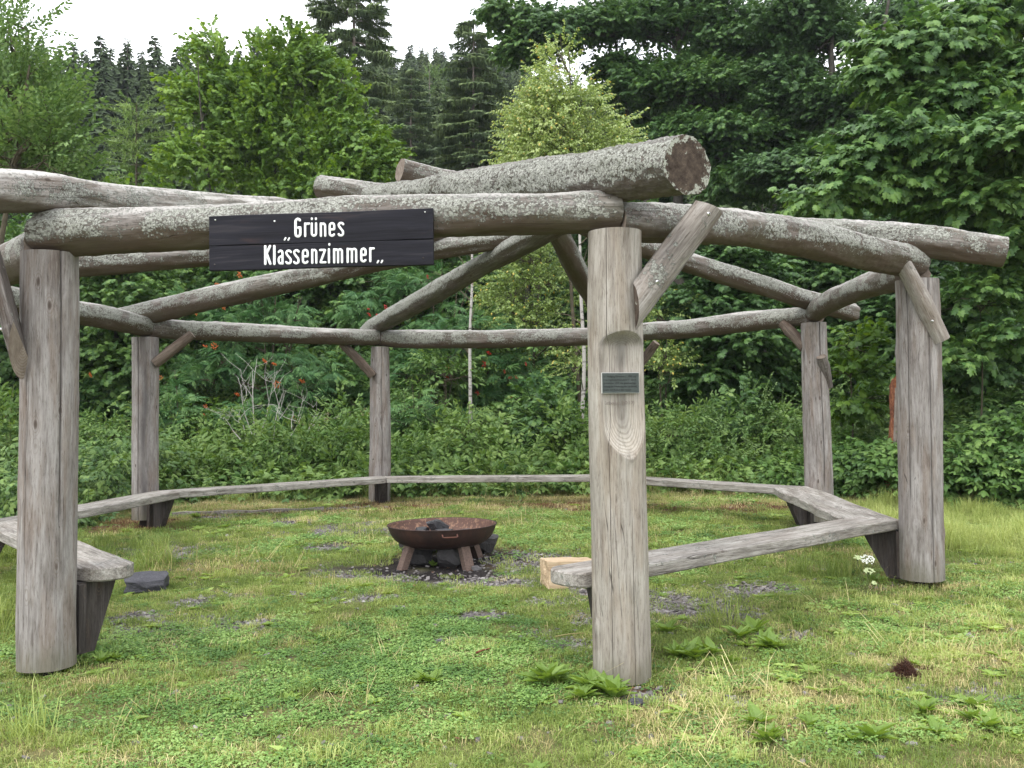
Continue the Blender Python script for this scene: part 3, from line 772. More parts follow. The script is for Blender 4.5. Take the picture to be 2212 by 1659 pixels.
def letter(ch, u0, ub, u1, ut, dots=(), gh=1.0, gw=.36, r=.0052, name='letter'):
    """glyph box: left bottom (u0, ub), right top (u1, ut) in close-up pixels"""
    a = Acc(); o0 = bc(u0, ub); o1 = bc(u1, ut)
    for st in GLY.get(ch, []):
        xs = [(o0[0] + (p[0] - .06) / (gw - .12) * (o1[0] - o0[0]), o0[1] + (p[1] - .02) / (gh - .04) * (o1[1] - o0[1])) for p in st]
        V, F = stroke(xs, r); a.add(V, F)
    for (ux, uy) in dots:
        p = bc(ux, uy); V, F = stroke([p - [.0, .0015], p + [.0, .0015]], r * .95); a.add(V, F)
    o = obj(name, a.mesh('letter', (M_WHITE,)), sign); o.location = -s_off
    return o
Lr = .0062
letter('G', 868, 330, 905, 172, gh=1.0, gw=.37, r=Lr + .001)
letter('r', 950, 325, 985, 212, gh=.72, gw=.31, r=Lr)
letter('u', 1010, 324, 1048, 212, [(1010, 170), (1047, 170)], gh=.72, gw=.36, r=Lr)
letter('n', 1092, 324, 1130, 212, gh=.72, gw=.36, r=Lr)
letter('e', 1172, 324, 1212, 208, gh=.72, gw=.35, r=Lr)
letter('s', 1255, 322, 1292, 205, gh=.72, gw=.32, r=Lr)
letter('K', 592, 576, 632, 418, gh=1.0, gw=.36, r=Lr + .001)
letter('l', 672, 576, 673, 418, gh=1.0, gw=.36, r=Lr + .001)
letter('a', 712, 575, 745, 458, gh=.72, gw=.35, r=Lr)
letter('s', 782, 574, 820, 456, gh=.72, gw=.32, r=Lr)
letter('s', 853, 573, 890, 452, gh=.72, gw=.32, r=Lr)
letter('e', 930, 570, 972, 450, gh=.72, gw=.35, r=Lr)
letter('n', 1014, 568, 1050, 450, gh=.72, gw=.36, r=Lr)
letter('z', 1090, 566, 1128, 448, gh=.72, gw=.33, r=Lr)
letter('i', 1165, 564, 1166, 446, [(1168, 402)], gh=.72, gw=.36, r=Lr)
letter('m', 1212, 564, 1282, 444, gh=.72, gw=.54, r=Lr)
letter('m', 1334, 560, 1410, 440, gh=.72, gw=.54, r=Lr)
letter('e', 1457, 556, 1495, 438, gh=.72, gw=.35, r=Lr)
letter('r', 1538, 552, 1568, 436, gh=.72, gw=.31, r=Lr)
for nm, pts in (('quotation_mark', ((768, 352), (801, 353))), ('quotation_mark', ((1606, 558), (1642, 556)))):
    a = Acc()
    for (ux, uy) in pts:
        p = bc(ux - 4, uy + 8); q = bc(ux + 5, uy - 8); V, F = stroke([p, q], .0046); a.add(V, F)
    o = obj(nm, a.mesh(nm, (M_WHITE,)), sign); o.location = -s_off
a = Acc(); V, F = stroke([bc(672, 190), bc(674, 191)], .0045); a.add(V, F)
o = obj('paint_dot', a.mesh('paint_dot', (M_WHITE,)), sign); o.location = -s_off
for (ux, uy) in ((138, 180), (2032, 109), (133, 583), (2016, 524)):
    p = bc(ux, uy); V, F = tube([MB_(p[0], .001, p[1]), MB_(p[0], -.002, p[1]), MB_(p[0], -.003, p[1])], [.0045, .0045, .001], 10)
    o = obj('screw', mesh_np('screw', V, F, (M_BOLT if uy < 300 else M_BRACKET,)), sign); o.location = -s_off

# ------------------------------------------------------------------ plaque on the entrance post
M_PLAQ, _nt, _b, _o = newmat('dark_metal_plate'); _g = NT(_nt); _tc = _g.n('ShaderNodeTexCoord')
_g.setcol(_b, _g.ramp(_g.noise(_tc.outputs['Object'], 30, 3), [(.3, (.030, .040, .035)), (.7, (.052, .064, .058))])); _b.inputs['Roughness'].default_value = .38; _b.inputs['Metallic'].default_value = .35
M_PTXT, _nt, _b, _o = newmat('plate_lettering'); _b.inputs['Base Color'].default_value = (.006, .008, .008, 1); _b.inputs['Roughness'].default_value = .6
M_PEDGE, _nt, _b, _o = newmat('plate_edge'); _b.inputs['Base Color'].default_value = (.5, .5, .48, 1); _b.inputs['Roughness'].default_value = .4
M_CARVE, _nt, _b, _o = newmat('burnt_carving'); _b.inputs['Base Color'].default_value = (.16, .13, .11, 1); _b.inputs['Roughness'].default_value = .9
HN = np.array([math.sin(HA), -math.cos(HA)])
def onhollow(px, py, off):
    """where the line of sight meets the flat of the carved hollow"""
    ax = (post_axis[2][0][:2] + post_axis[2][1][:2]) / 2
    d = ray(px, py); t = ((ax + HN * off) @ HN) / (d[:2] @ HN); return np.array([0, 0, CAMH]) + d * t
POFF = .100
q0, q1, q2 = onhollow(1301, 849, POFF), onhollow(1380, 848, POFF), onhollow(1301, 806, POFF)
Wp, Hp = np.linalg.norm((q1 - q0)[:2]), q2[2] - q0[2]
pc = (q1 + q2) / 2
plaque = thing('memorial_plaque', 'small dark metal plaque set into the carved hollow of the pale post', 'plaque', pc)
plaque.rotation_euler = (0, 0, HA)
obj('plate', boxmesh('plate', -Wp / 2, Wp / 2, -.0015, .004, -Hp / 2, Hp / 2, (M_PLAQ,)), plaque)
obj('backing', boxmesh('backing', -Wp / 2 - .0018, Wp / 2 + .0018, .0005, .010, -Hp / 2 - .0022, Hp / 2 + .0022, (M_PEDGE,)), plaque)
def text_mesh(txt, width, height, mat, depth=.0006, bold=0.0):
    cu = bpy.data.curves.new('lettering', 'FONT'); cu.body = txt; cu.size = 1; cu.extrude = 0; cu.offset = bold
    tmp = bpy.data.objects.new('tmp', cu); COL.objects.link(tmp)
    dg = bpy.context.evaluated_depsgraph_get(); me = bpy.data.meshes.new_from_object(tmp.evaluated_get(dg))
    bpy.data.objects.remove(tmp)
    n = len(me.vertices); co = np.empty(n * 3); me.vertices.foreach_get('co', co); co = co.reshape(-1, 3)
    mn, mx = co[:, 0].min(), co[:, 0].max()
    sx = width / (mx - mn)
    out = np.stack([(co[:, 0] - mn) * sx, np.zeros(n) - depth, co[:, 1] * height], -1)
    me.vertices.foreach_set('co', out.ravel()); me.materials.clear(); me.materials.append(mat); me.update()
    return me
lines = [('Dr. Wolfgang P\u00f6tzschner (\u2020 1993) und', .95), ('Frau Ingeborg P\u00f6tzschner (\u2020 2014)', .95), ('gr\u00fcndeten 1995 die gleichnamige', .95), ('Stiftung zur F\u00f6rderung der Landschaft', .97), ('sowie der Kultur des Harzes', .80)]
for k, (tx, w) in enumerate(lines):
    o = obj('inscription_line', text_mesh(tx, Wp * .94 * w, Hp * .125, M_PTXT, bold=.012), plaque)
    o.location = (-Wp * .47, -.0022, Hp * (.5 - .215 - k * .168))
# the year carved below the plate
c0, c1 = onhollow(1304, 874, .0830), onhollow(1369, 874, .0830)
ce = obj('carved_lettering', text_mesh('Erbaut 2017', np.linalg.norm(c1 - c0), .024, M_CARVE, 0), [o for o in pav.children if o.name.startswith('post') and o.get('label', '').startswith('pale entrance')][0])
ce.location = Vector(c0); ce.rotation_euler = (0, 0, HA)
ce['label'] = 'words and year cut into the hollow'
# ------------------------------------------------------------------ ground
def inpoly(px, py, poly):
    px = np.asarray(px); py = np.asarray(py); inside = np.zeros(px.shape, bool); n = len(poly)
    for i in range(n):
        x0, y0 = poly[i]; x1, y1 = poly[(i + 1) % n]
        c = ((y0 > py) != (y1 > py)) & (px < (x1 - x0) * (py - y0) / ((y1 - y0) + 1e-12) + x0); inside ^= c
    return inside
def gellipse(cx, cy, rx, ry):
    """an ellipse seen at px cx, cy with half sizes rx, ry in the photograph -> ground centre and half sizes"""
    c = on_ground(cx, cy); a = on_ground(cx, cy - ry); b = on_ground(cx, cy + ry); l = on_ground(cx + rx, cy)
    return (c[0], (a[1] + b[1]) / 2, abs(l[0] - c[0]), abs(a[1] - b[1]) / 2)
GRAVEL = [gellipse(*e) for e in ((470, 1120, 60, 8), (800, 1290, 60, 9), (1050, 1330, 70, 9), (400, 1300, 60, 10), (1180, 1370, 60, 10), (300, 1330, 60, 12), (700, 1180, 50, 8), (1560, 1520, 60, 10), (1300, 1275, 60, 10), (330, 1190, 120, 26), (760, 1142, 110, 16), (620, 1130, 60, 10), (420, 1362, 170, 24), (560, 1362, 60, 12), (1230, 1388, 75, 32), (1480, 1305, 170, 30), (1650, 1270, 110, 16),
          (1170, 1218, 120, 22), (1050, 1255, 160, 18), (880, 1250, 160, 20), (1385, 1505, 70, 18), (930, 1390, 50, 9), (1270, 1340, 60, 16), (1350, 1130, 70, 8), (700, 1240, 70, 12), (1700, 1375, 90, 10), (2100, 1500, 120, 22), (1180, 1300, 90, 9), (560, 1290, 70, 9))]
ASH = [gellipse(*e) for e in ((930, 1212, 150, 30), (840, 1232, 110, 20), (960, 1240, 150, 14))]
SOIL = [gellipse(*e) for e in ((1110, 1215, 90, 18), (1960, 1450, 55, 14), (1400, 1500, 60, 16), (1900, 1265, 70, 14))]
LITTER = [gellipse(*e) for e in ((900, 1095, 130, 7), (1150, 1094, 150, 6), (300, 1135, 110, 16), (600, 1108, 140, 5), (1330, 1098, 120, 8), (1600, 1100, 150, 12), (330, 1060, 150, 8), (800, 1085, 60, 8))]
DRY = [gellipse(*e) for e in ((1980, 1275, 120, 18), (2100, 1440, 220, 60), (1700, 1500, 200, 30), (90, 1480, 120, 20), (100, 1630, 160, 22), (1500, 1590, 200, 40), (600, 1085, 500, 12), (1100, 1080, 300, 10), (1500, 1570, 150, 30), (450, 1230, 200, 16))]
CLOVER = [gellipse(*e) for e in ((640, 1440, 460, 90), (600, 1540, 600, 110), (250, 1400, 200, 40), (950, 1380, 250, 70), (1050, 1470, 200, 50))]
LONG = [gellipse(*e) for e in ((40, 1590, 70, 18), (250, 1410, 60, 16), (1790, 1240, 70, 16), (330, 1090, 120, 12), (1560, 1340, 120, 18))]
def emask(x, y, L, soft=.45, seed=0):
    m = np.zeros(np.shape(x))
    nz = 0.55 * fbm(np.asarray(x) * 2.2, np.asarray(y) * 2.2, 0, seed, 4) * 1.8
    for (cx, cy, rx, ry) in L:
        d = np.sqrt(((x - cx) / rx) ** 2 + ((y - cy) / ry) ** 2) + nz
        m = np.maximum(m, sstep(1 + soft * .5, 1 - soft, d))
    return m
def masks(x, y):
    g_ = emask(x, y, GRAVEL, .7, 11); a_ = emask(x, y, ASH, .5, 12); s_ = emask(x, y, SOIL, .6, 13); l_ = emask(x, y, LITTER, .6, 14)
    return g_, a_, s_, l_

m, nt, b, out = newmat('lawn_soil'); g = NT(nt); tc = g.n('ShaderNodeTexCoord'); P_ = tc.outputs['Object']
n1 = g.noise(P_, 1.3, 5, .6); n2 = g.noise(P_, 22, 5, .7); n3 = g.noise(P_, 140, 3, .6)
col = g.ramp(g.math('ADD', g.math('MULTIPLY', n1, .5), g.math('MULTIPLY', n2, .5)), [(.35, (.075, .09, .030)), (.5, (.14, .14, .055)), (.65, (.24, .20, .10))])
col = g.mix(g.math('MULTIPLY', g.step(n3, .45, .65), .5), col, (.05, .06, .02))
gr = g.ramp(g.noise(P_, 60, 4, .7), [(.3, (.09, .075, .065)), (.6, (.18, .16, .148)), (.75, (.28, .26, .25))])
col = g.mix(g.attr('gravel', out='Fac'), col, gr)
col = g.mix(g.attr('soil', out='Fac'), col, g.ramp(n2, [(.3, (.05, .03, .022)), (.7, (.13, .085, .06))]))
col = g.mix(g.attr('litter', out='Fac'), col, g.ramp(g.noise(P_, 80, 4, .7), [(.3, (.05, .025, .016)), (.7, (.19, .10, .06))]))
col = g.mix(g.attr('ash', out='Fac'), col, g.ramp(g.noise(P_, 50, 4, .7), [(.35, (.012, .010, .011)), (.7, (.05, .043, .042))]))
g.setcol(b, col); b.inputs['Roughness'].default_value = .95; b.inputs['Specular IOR Level'].default_value = .1
g.l(g.bump(g.math('ADD', n2, g.math('MULTIPLY', n3, .5)), .8, .02), b.inputs['Normal'])
M_GROUND = m
def grid(x0, x1, y0, y1, dx, name, skirt=0):
    xs = np.arange(x0, x1 + dx * .5, dx); ys = np.arange(y0, y1 + dx * .5, dx)
    Xg, Yg = np.meshgrid(xs, ys); Z = gz(Xg, Yg)
    return xs, ys, Xg, Yg, Z
xs = np.concatenate([np.arange(-260, -12, 6.0), np.arange(-12, 12, .07), np.arange(12, 261, 6.0)])
ys = np.concatenate([np.arange(-30, 2, 2.0), np.arange(2, 15, .07), np.arange(15, 40, 1.0), np.arange(40, 330, 5.0)])
Xg, Yg = np.meshgrid(xs, ys); Zg = gz(Xg, Yg)
g_, a_, s_, l_ = masks(Xg, Yg)
Zg = Zg - .012 * g_ + .008 * fbm(Xg * 9, Yg * 9, 0, 4, 2) * sstep(16, 12, Yg)
I = np.arange(Xg.size).reshape(Xg.shape)
F = np.stack([I[:-1, :-1], I[:-1, 1:], I[1:, 1:], I[1:, :-1]], -1).reshape(-1, 4)
ground = obj('ground', mesh_np('ground', np.stack([Xg, Yg, Zg], -1).reshape(-1, 3), F, (M_GROUND,), attrs={'gravel': g_.ravel(), 'ash': a_.ravel(), 'soil': s_.ravel(), 'litter': l_.ravel()}))
tag(ground, kind='structure')

# ------------------------------------------------------------------ leaf materials
def leaf_mat(name, c_dark, c_mid, c_light, trans=.35, tcol=None, rough=.5, spec=.35, yellow=0.0, back=None):
    c_dark, c_mid, c_light = [tuple(min(.9, v * q_) for v, q_ in zip(c, (1.22, 1.2, 1.12))) for c in (c_dark, c_mid, c_light)]
    m, nt, b, out = newmat(name); g = NT(nt)
    oi = g.n('ShaderNodeObjectInfo'); tint = g.attr('tint', 'INSTANCER', 'Fac'); lf = g.attr('lf', out='Fac')
    f = g.math('ADD', g.math('MULTIPLY', tint, .55), g.math('ADD', g.math('MULTIPLY', lf, .3), g.math('MULTIPLY', oi.outputs['Random'], .15)))
    col = g.ramp(f, [(.20, c_dark), (.48, c_mid), (.76, c_light)])
    if yellow > 0: col = g.mix(g.math('MULTIPLY', g.step(lf, 1 - yellow, 1 - yellow + .01), .9), col, (.45, .32, .04))
    g.setcol(b, col); b.inputs['Roughness'].default_value = rough; b.inputs['Specular IOR Level'].default_value = spec
    tr = g.n('ShaderNodeBsdfTranslucent'); hs = g.n('ShaderNodeHueSaturation'); hs.inputs['Hue'].default_value = .48; hs.inputs['Saturation'].default_value = 1.15; hs.inputs['Value'].default_value = 1.4
    g.l(col, hs.inputs['Color']); g.l(hs.outputs[0], tr.inputs[0])
    mx = g.n('ShaderNodeMixShader'); mx.inputs[0].default_value = trans * .72; g.l(b.outputs[0], mx.inputs[1]); g.l(tr.outputs[0], mx.inputs[2]); g.l(mx.outputs[0], out.inputs[0])
    return m
def flat_mat(name, c0, c1, scale=20, rough=.85, spec=.2, bump=.3, dist=.01):
    m, nt, b, out = newmat(name); g = NT(nt); tc = g.n('ShaderNodeTexCoord'); n = g.noise(tc.outputs['Object'], scale, 5, .65)
    g.setcol(b, g.ramp(n, [(.3, c0), (.7, c1)])); b.inputs['Roughness'].default_value = rough; b.inputs['Specular IOR Level'].default_value = spec
    g.l(g.bump(n, bump, dist), b.inputs['Normal']); return m
M_BARK = flat_mat('dark_bark', (.035, .03, .025), (.10, .09, .075), 12)
M_BARKS = flat_mat('spruce_bark', (.11, .09, .075), (.26, .22, .19), 10)
M_TWIG = flat_mat('twig', (.05, .045, .03), (.11, .09, .06), 12)
M_STEMG = flat_mat('green_stem', (.09, .12, .04), (.14, .16, .06), 12)
def birch_bark():
    m, nt, b, out = newmat('birch_bark'); g = NT(nt); tc = g.n('ShaderNodeTexCoord')
    n = g.noise(g.scale(tc.outputs['Object'], (4, 4, 16)), 1.6, 5, .7); n2 = g.noise(tc.outputs['Object'], 3, 3)
    col = g.mix(g.step(n, .56, .60), (.36, .34, .31), (.06, .05, .045)); col = g.mix(g.step(n2, .6, .7), col, (.2, .15, .12))
    g.setcol(b, col); b.inputs['Roughness'].default_value = .7; return m
M_BIRCHB = birch_bark()
L_MAPLE = leaf_mat('maple_leaf', (.030, .070, .024), (.055, .120, .034), (.115, .200, .050), .34)
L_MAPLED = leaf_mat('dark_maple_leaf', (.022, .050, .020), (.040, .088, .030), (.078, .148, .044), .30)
L_MAPLEY = leaf_mat('bright_maple_leaf', (.040, .090, .018), (.090, .170, .028), (.17, .265, .050), .40, yellow=.006)
L_WILLOW = leaf_mat('willow_leaf', (.045, .090, .026), (.085, .155, .045), (.15, .225, .085), .35)
L_BIRCH = leaf_mat('birch_leaf', (.11, .17, .045), (.20, .28, .08), (.34, .41, .17), .42, rough=.35, spec=.5, yellow=.015)
L_ROWAN = leaf_mat('rowan_leaf', (.030, .085, .034), (.060, .145, .052), (.12, .22, .07), .3)
L_BRAMBLE = leaf_mat('bramble_leaf', (.030, .075, .022), (.070, .145, .036), (.16, .25, .07), .3, yellow=.004)
L_HERB = leaf_mat('herb_leaf', (.038, .085, .024), (.078, .148, .036), (.145, .22, .06), .38, yellow=.006)
L_SPRUCE = leaf_mat('spruce_needles', (.034, .062, .028), (.066, .105, .042), (.12, .17, .062), .12, rough=.6)
L_SPRUCEF = leaf_mat('far_spruce_needles', (.038, .062, .026), (.062, .096, .036), (.095, .13, .048), .05, rough=.7)
L_LARCH = leaf_mat('larch_needles', (.09, .16, .05), (.16, .25, .085), (.24, .33, .13), .25)
L_GRASS = leaf_mat('grass_blade', (.10, .155, .038), (.215, .285, .080), (.37, .42, .16), .38, rough=.5, spec=.25)
L_DRYG = leaf_mat('dry_grass_blade', (.26, .23, .11), (.40, .35, .18), (.56, .50, .29), .3, rough=.7, spec=.15)
L_CLOVER = leaf_mat('clover_leaf', (.065, .14, .036), (.13, .235, .056), (.24, .36, .115), .35)
L_LITTER = leaf_mat('brown_litter', (.07, .035, .02), (.15, .075, .04), (.26, .15, .08), .1, rough=.8)

# ------------------------------------------------------------------ sprays and tufts used by every crown
RS = np.random.RandomState(5)
def leaf_shape(kind, rs):
    """flat leaf: stalk end at the origin, pointing +Y, unit length; returns V, F(tri)"""
    if kind == 'maple':
        o = [(0, 0), (.20, -.10), (.34, .12), (.56, .22), (.36, .40), (.46, .70), (.20, .66), (0, 1.0), (-.20, .66), (-.46, .70), (-.36, .40), (-.56, .22), (-.34, .12), (-.20, -.10)]
    elif kind == 'birch': o = [(0, 0), (.30, .18), (.32, .42), (.14, .75), (0, 1), (-.14, .75), (-.32, .42), (-.30, .18)]
    elif kind == 'ovate': o = [(0, 0), (.22, .16), (.30, .42), (.20, .72), (0, 1), (-.20, .72), (-.30, .42), (-.22, .16)]
    elif kind == 'lance': o = [(0, 0), (.12, .2), (.16, .5), (.09, .8), (0, 1), (-.09, .8), (-.16, .5), (-.12, .2)]
    elif kind == 'leaflet': o = [(0, 0), (.14, .3), (.12, .75), (0, 1), (-.12, .75), (-.14, .3)]
    elif kind == 'round': o = [(0, 0), (.35, .2), (.45, .55), (.3, .9), (0, .95), (-.3, .9), (-.45, .55), (-.35, .2)]
    o = np.array(o); c = np.array([[0, .42]]); V = np.vstack([c, o]); n = len(o)
    z = -.22 * np.abs(V[:, 0]) - .22 * V[:, 1] ** 2 + .05 * rs.randn(len(V)) * .4
    F = np.array([[0, 1 + (i + 1) % n, 1 + i] for i in range(n)])[:, ::-1]
    return np.column_stack([V, z]), F
def rotm(az, pitch, roll):
    ca, sa, cp, sp, cr, sr = math.cos(az), math.sin(az), math.cos(pitch), math.sin(pitch), math.cos(roll), math.sin(roll)
    Rz = np.array([[ca, -sa, 0], [sa, ca, 0], [0, 0, 1]]); Rx = np.array([[1, 0, 0], [0, cp, -sp], [0, sp, cp]]); Ry = np.array([[cr, 0, sr], [0, 1, 0], [-sr, 0, cr]])
    return Rz @ Rx @ Ry
class Spray(Acc):
    def leaf(s, kind, pos, az, pitch, roll, size, rs, lf=None, curl=1):
        V, F = leaf_shape(kind, rs); V = V * [size, size, size * curl]; V = V @ rotm(az, pitch, roll).T + pos
        s.add(V, F, lf=float(rs.rand() if lf is None else lf))
    def stem(s, pts, r):
        V, F = tube(pts, np.linspace(r, r * .5, len(pts)), 3); s.add(V, F, lf=.0)
def source(name, acc, mat):
    return bpy.data.objects.new(name, acc.mesh(name, (mat,), smooth=False))
def make_spray(kind, n, L, size, seed, droop=.5, mat=None, spread=1.0, terminal=True, petiole=.35):
    rs = np.random.RandomState(seed); a = Spray()
    a.stem([(0, 0, 0), (0, L * .5, .02 * L), (0, L, -.04 * L)], .004)
    for k in range(n):
        f = (k // 2 + .6) / (n / 2 + .3); sd = 1 if k % 2 else -1
        az = -sd * rs.uniform(.35, 1.5) * spread; p = np.array([0, L * f, .02 * L])
        pet = petiole * size * rs.uniform(.6, 1.2); p = p + pet * np.array([math.sin(-az), math.cos(az), rs.uniform(-.3, .5)])
        a.leaf(kind, p, az + rs.uniform(-.3, .3), -rs.uniform(-.2, 1.2) * droop - .05, rs.uniform(-.7, .7), size * rs.uniform(.7, 1.12), rs)
    if terminal: a.leaf(kind, np.array([0, L, 0]), rs.uniform(-.3, .3), -droop * .7, rs.uniform(-.3, .3), size, rs)
    return source(kind + '_spray', a, mat)
def pinnate(n, L, size, seed, mat, nl=4):
    rs = np.random.RandomState(seed); a = Spray()
    for q in range(nl):
        az0 = rs.uniform(-1.2, 1.2) if q else 0; R = rotm(az0, rs.uniform(-.5, .3), rs.uniform(-.4, .4)); Ll = L * rs.uniform(.75, 1.1); tone = rs.rand()
        st = np.array([[0, t * Ll, -.35 * Ll * t * t] for t in np.linspace(0, 1, 5)]) @ R.T; a.stem(st, .0015)
        for k in range(n):
            t = .25 + .7 * k / n
            for sd in (-1, 1):
                b_ = Spray(); b_.leaf('leaflet', np.array([0, t * Ll, -.35 * Ll * t * t]), -sd * 1.15, -.35, 0, size * (1 - .25 * abs(t - .5)), rs)
                a.add(b_.V[0] @ R.T, b_.F[3][0], lf=tone * .7 + .3 * rs.rand())
        b_ = Spray(); b_.leaf('leaflet', np.array([0, Ll, -.35 * Ll]), 0, -.5, 0, size, rs); a.add(b_.V[0] @ R.T, b_.F[3][0], lf=tone)
    return source('rowan_spray', a, mat)
def trifoliate(seed, mat, size=.07, n=5, L=.32, kind='ovate'):
    rs = np.random.RandomState(seed); a = Spray(); a.stem([(0, 0, 0), (0, L * .5, .05), (0, L, 0)], .003)
    for q in range(n):
        p = np.array([0, L * (q + .5) / n, .04]); az = (1 if q % 2 else -1) * rs.uniform(.5, 1.3); tone = rs.rand()
        c = p + .06 * np.array([-math.sin(az), math.cos(az), .4])
        for d in (-1.2, 0, 1.2):
            a.leaf(kind, c, az + d, -rs.uniform(.1, .6), rs.uniform(-.2, .2), size * rs.uniform(.8, 1.15) * (1.15 if d == 0 else .9), rs, tone)
    return source('bramble_spray', a, mat)
def hang_spray(seed, mat, L=.46, n=18, hang=.20):
    rs = np.random.RandomState(seed); a = Spray(); a.stem([(0, 0, 0), (0, L * .5, -.02), (0, L, -.02)], .006)
    for k in range(n):
        y = L * (k + 1) / n; x = rs.uniform(-.16, .16); h = hang * rs.uniform(.4, 1.15); w = .0085 * rs.uniform(.7, 1.6)
        for az in (0, 1.57):
            dx, dy = math.cos(az) * w, math.sin(az) * w
            V = [(x - dx, y - dy, .02), (x + dx, y + dy, .01), (x + dx * .9, y + dy + .03, -h * .5), (x - dx * .9, y - dy + .03, -h * .55), (x + .02, y + .03, -h)]
            a.add(V, [[0, 1, 2, 3]], lf=float(rs.rand())); a.add(V, [[3, 2, 4]], lf=.4)
        for sd in (-1, 1, -1, 1):                      # upper side shoots
            y = L * rs.rand()
            q_ = rs.uniform(.5, 1.2); V = [(0, y, 0), (sd * .09 * q_, y + .06 * q_, .015), (sd * .15 * q_, y + .13 * q_, rs.uniform(-.05, .02)), (sd * .05 * q_, y + .07 * q_, -.01)]
            a.add(V, [[0, 1, 2, 3] if sd < 0 else [3, 2, 1, 0]], lf=float(rs.rand()) * .6 + .4)
    return source('spruce_spray', a, mat)
def up_spray(seed, mat, L=.5, n=18, w=.012, ln=.09):
    rs = np.random.RandomState(seed); a = Spray(); a.stem([(0, 0, 0), (0, L * .5, .02), (0, L, .07)], .004)
    for k in range(n * 2):
        y = L * rs.rand(); d = rs.randn(3); d[1] += 1.2; d /= np.linalg.norm(d); p = np.array([0, y, .07 * (y / L) ** 2]); q = np.cross(d, [0, 0, 1]); q /= np.linalg.norm(q) + 1e-6
        V = [p - q * w, p + q * w, p + d * ln]; a.add(V, [[0, 1, 2]], lf=float(rs.rand()))
    return source('larch_spray', a, mat)

# geometry nodes scatter: one object whose points each carry one spray
def scatter_obj(name, P, R, S, K, tint, sources, parent=None):
    """P (n,3) points, R (n,3) euler, S (n,), K int source index"""
    n = len(P); me = bpy.data.meshes.new(name); me.vertices.add(n); me.vertices.foreach_set('co', np.asarray(P, np.float32).ravel())
    for nm, typ, arr, key in (('rot', 'FLOAT_VECTOR', R, 'vector'), ('sc', 'FLOAT', S, 'value'), ('tint', 'FLOAT', tint, 'value')):
        a = me.attributes.new(nm, typ, 'POINT'); a.data.foreach_set(key, np.asarray(arr, np.float32).ravel())
    a = me.attributes.new('kind_index', 'INT', 'POINT'); a.data.foreach_set('value', np.asarray(K, np.int32))
    for s in sources:
        for mm in s.data.materials:
            if mm.name not in me.materials: me.materials.append(mm)
    o = obj(name, me, parent)
    ng = bpy.data.node_groups.new(name + '_scatter', 'GeometryNodeTree')
    ng.interface.new_socket('Geometry', in_out='INPUT', socket_type='NodeSocketGeometry'); ng.interface.new_socket('Geometry', in_out='OUTPUT', socket_type='NodeSocketGeometry')
    N = ng.nodes.new; l = ng.links.new
    gi, go = N('NodeGroupInput'), N('NodeGroupOutput')
    jn = None
    geos = []
    for s in sources:
        q = N('GeometryNodeObjectInfo'); q.inputs['Object'].default_value = s; q.inputs['As Instance'].default_value = False
        gt = N('GeometryNodeGeometryToInstance'); l(q.outputs['Geometry'], gt.inputs[0]); geos.append(gt.outputs[0])
    jn = N('GeometryNodeJoinGeometry')
    for q in geos[::-1]: l(q, jn.inputs[0])     # the last link comes first in the join
    ip = N('GeometryNodeInstanceOnPoints')
    l(gi.outputs[0], ip.inputs['Points']); l(jn.outputs[0], ip.inputs['Instance']); ip.inputs['Pick Instance'].default_value = True
    def na(nm, typ):
        q = N('GeometryNodeInputNamedAttribute'); q.data_type = typ; q.inputs['Name'].default_value = nm; return q.outputs['Attribute']
    er = N('FunctionNodeEulerToRotation'); l(na('rot', 'FLOAT_VECTOR'), er.inputs[0]); l(er.outputs[0], ip.inputs['Rotation'])
    l(na('sc', 'FLOAT'), ip.inputs['Scale']); l(na('kind_index', 'INT'), ip.inputs['Instance Index'])
    l(ip.outputs[0], go.inputs[0])
    md = o.modifiers.new('scatter', 'NODES'); md.node_group = ng
    return o
def frames(D, U):
    """euler angles that turn +Y to D and +Z towards U"""
    D = D / (np.linalg.norm(D, axis=1)[:, None] + 1e-9)
    X = np.cross(D, U); X /= np.linalg.norm(X, axis=1)[:, None] + 1e-9; Z = np.cross(X, D)
    R = np.stack([X, D, Z], -1)      # columns
    ry = -np.arcsin(np.clip(R[:, 2, 0], -1, 1)); rx = np.arctan2(R[:, 2, 1], R[:, 2, 2]); rz = np.arctan2(R[:, 1, 0], R[:, 0, 0])
    return np.stack([rx, ry, rz], -1)

SP = {}
SP['maple'] = [make_spray('maple', 11, .30, .088, s, .7, L_MAPLE) for s in (1, 2, 3)]
SP['mapled'] = [make_spray('maple', 11, .30, .088, s, .7, L_MAPLED) for s in (1, 2, 3)]
SP['mapley'] = [make_spray('maple', 10, .30, .090, s, .6, L_MAPLEY) for s in (4, 5, 6)]
SP['willow'] = [make_spray('ovate', 16, .40, .055, s, .2, L_WILLOW, .9) for s in (7, 8, 9)]
SP['birch'] = [make_spray('birch', 16, .34, .050, s, 1.0, L_BIRCH, 1.0) for s in (10, 11, 12)]
SP['rowan'] = [pinnate(6, .20, .050, s, L_ROWAN, 5) for s in (13, 14, 15)]
SP['bramble'] = [trifoliate(s, L_BRAMBLE) for s in (16, 17, 18)]
SP['herb'] = [make_spray('lance', 14, .35, .10, s, .3, L_HERB, 1.0) for s in (19, 20)] + [make_spray('ovate', 10, .30, .075, s, .5, L_HERB) for s in (21, 22)]
SP['spruce'] = [hang_spray(s, L_SPRUCE) for s in (23, 24, 25)]
SP['larch'] = [up_spray(s, L_LARCH) for s in (26, 27)]
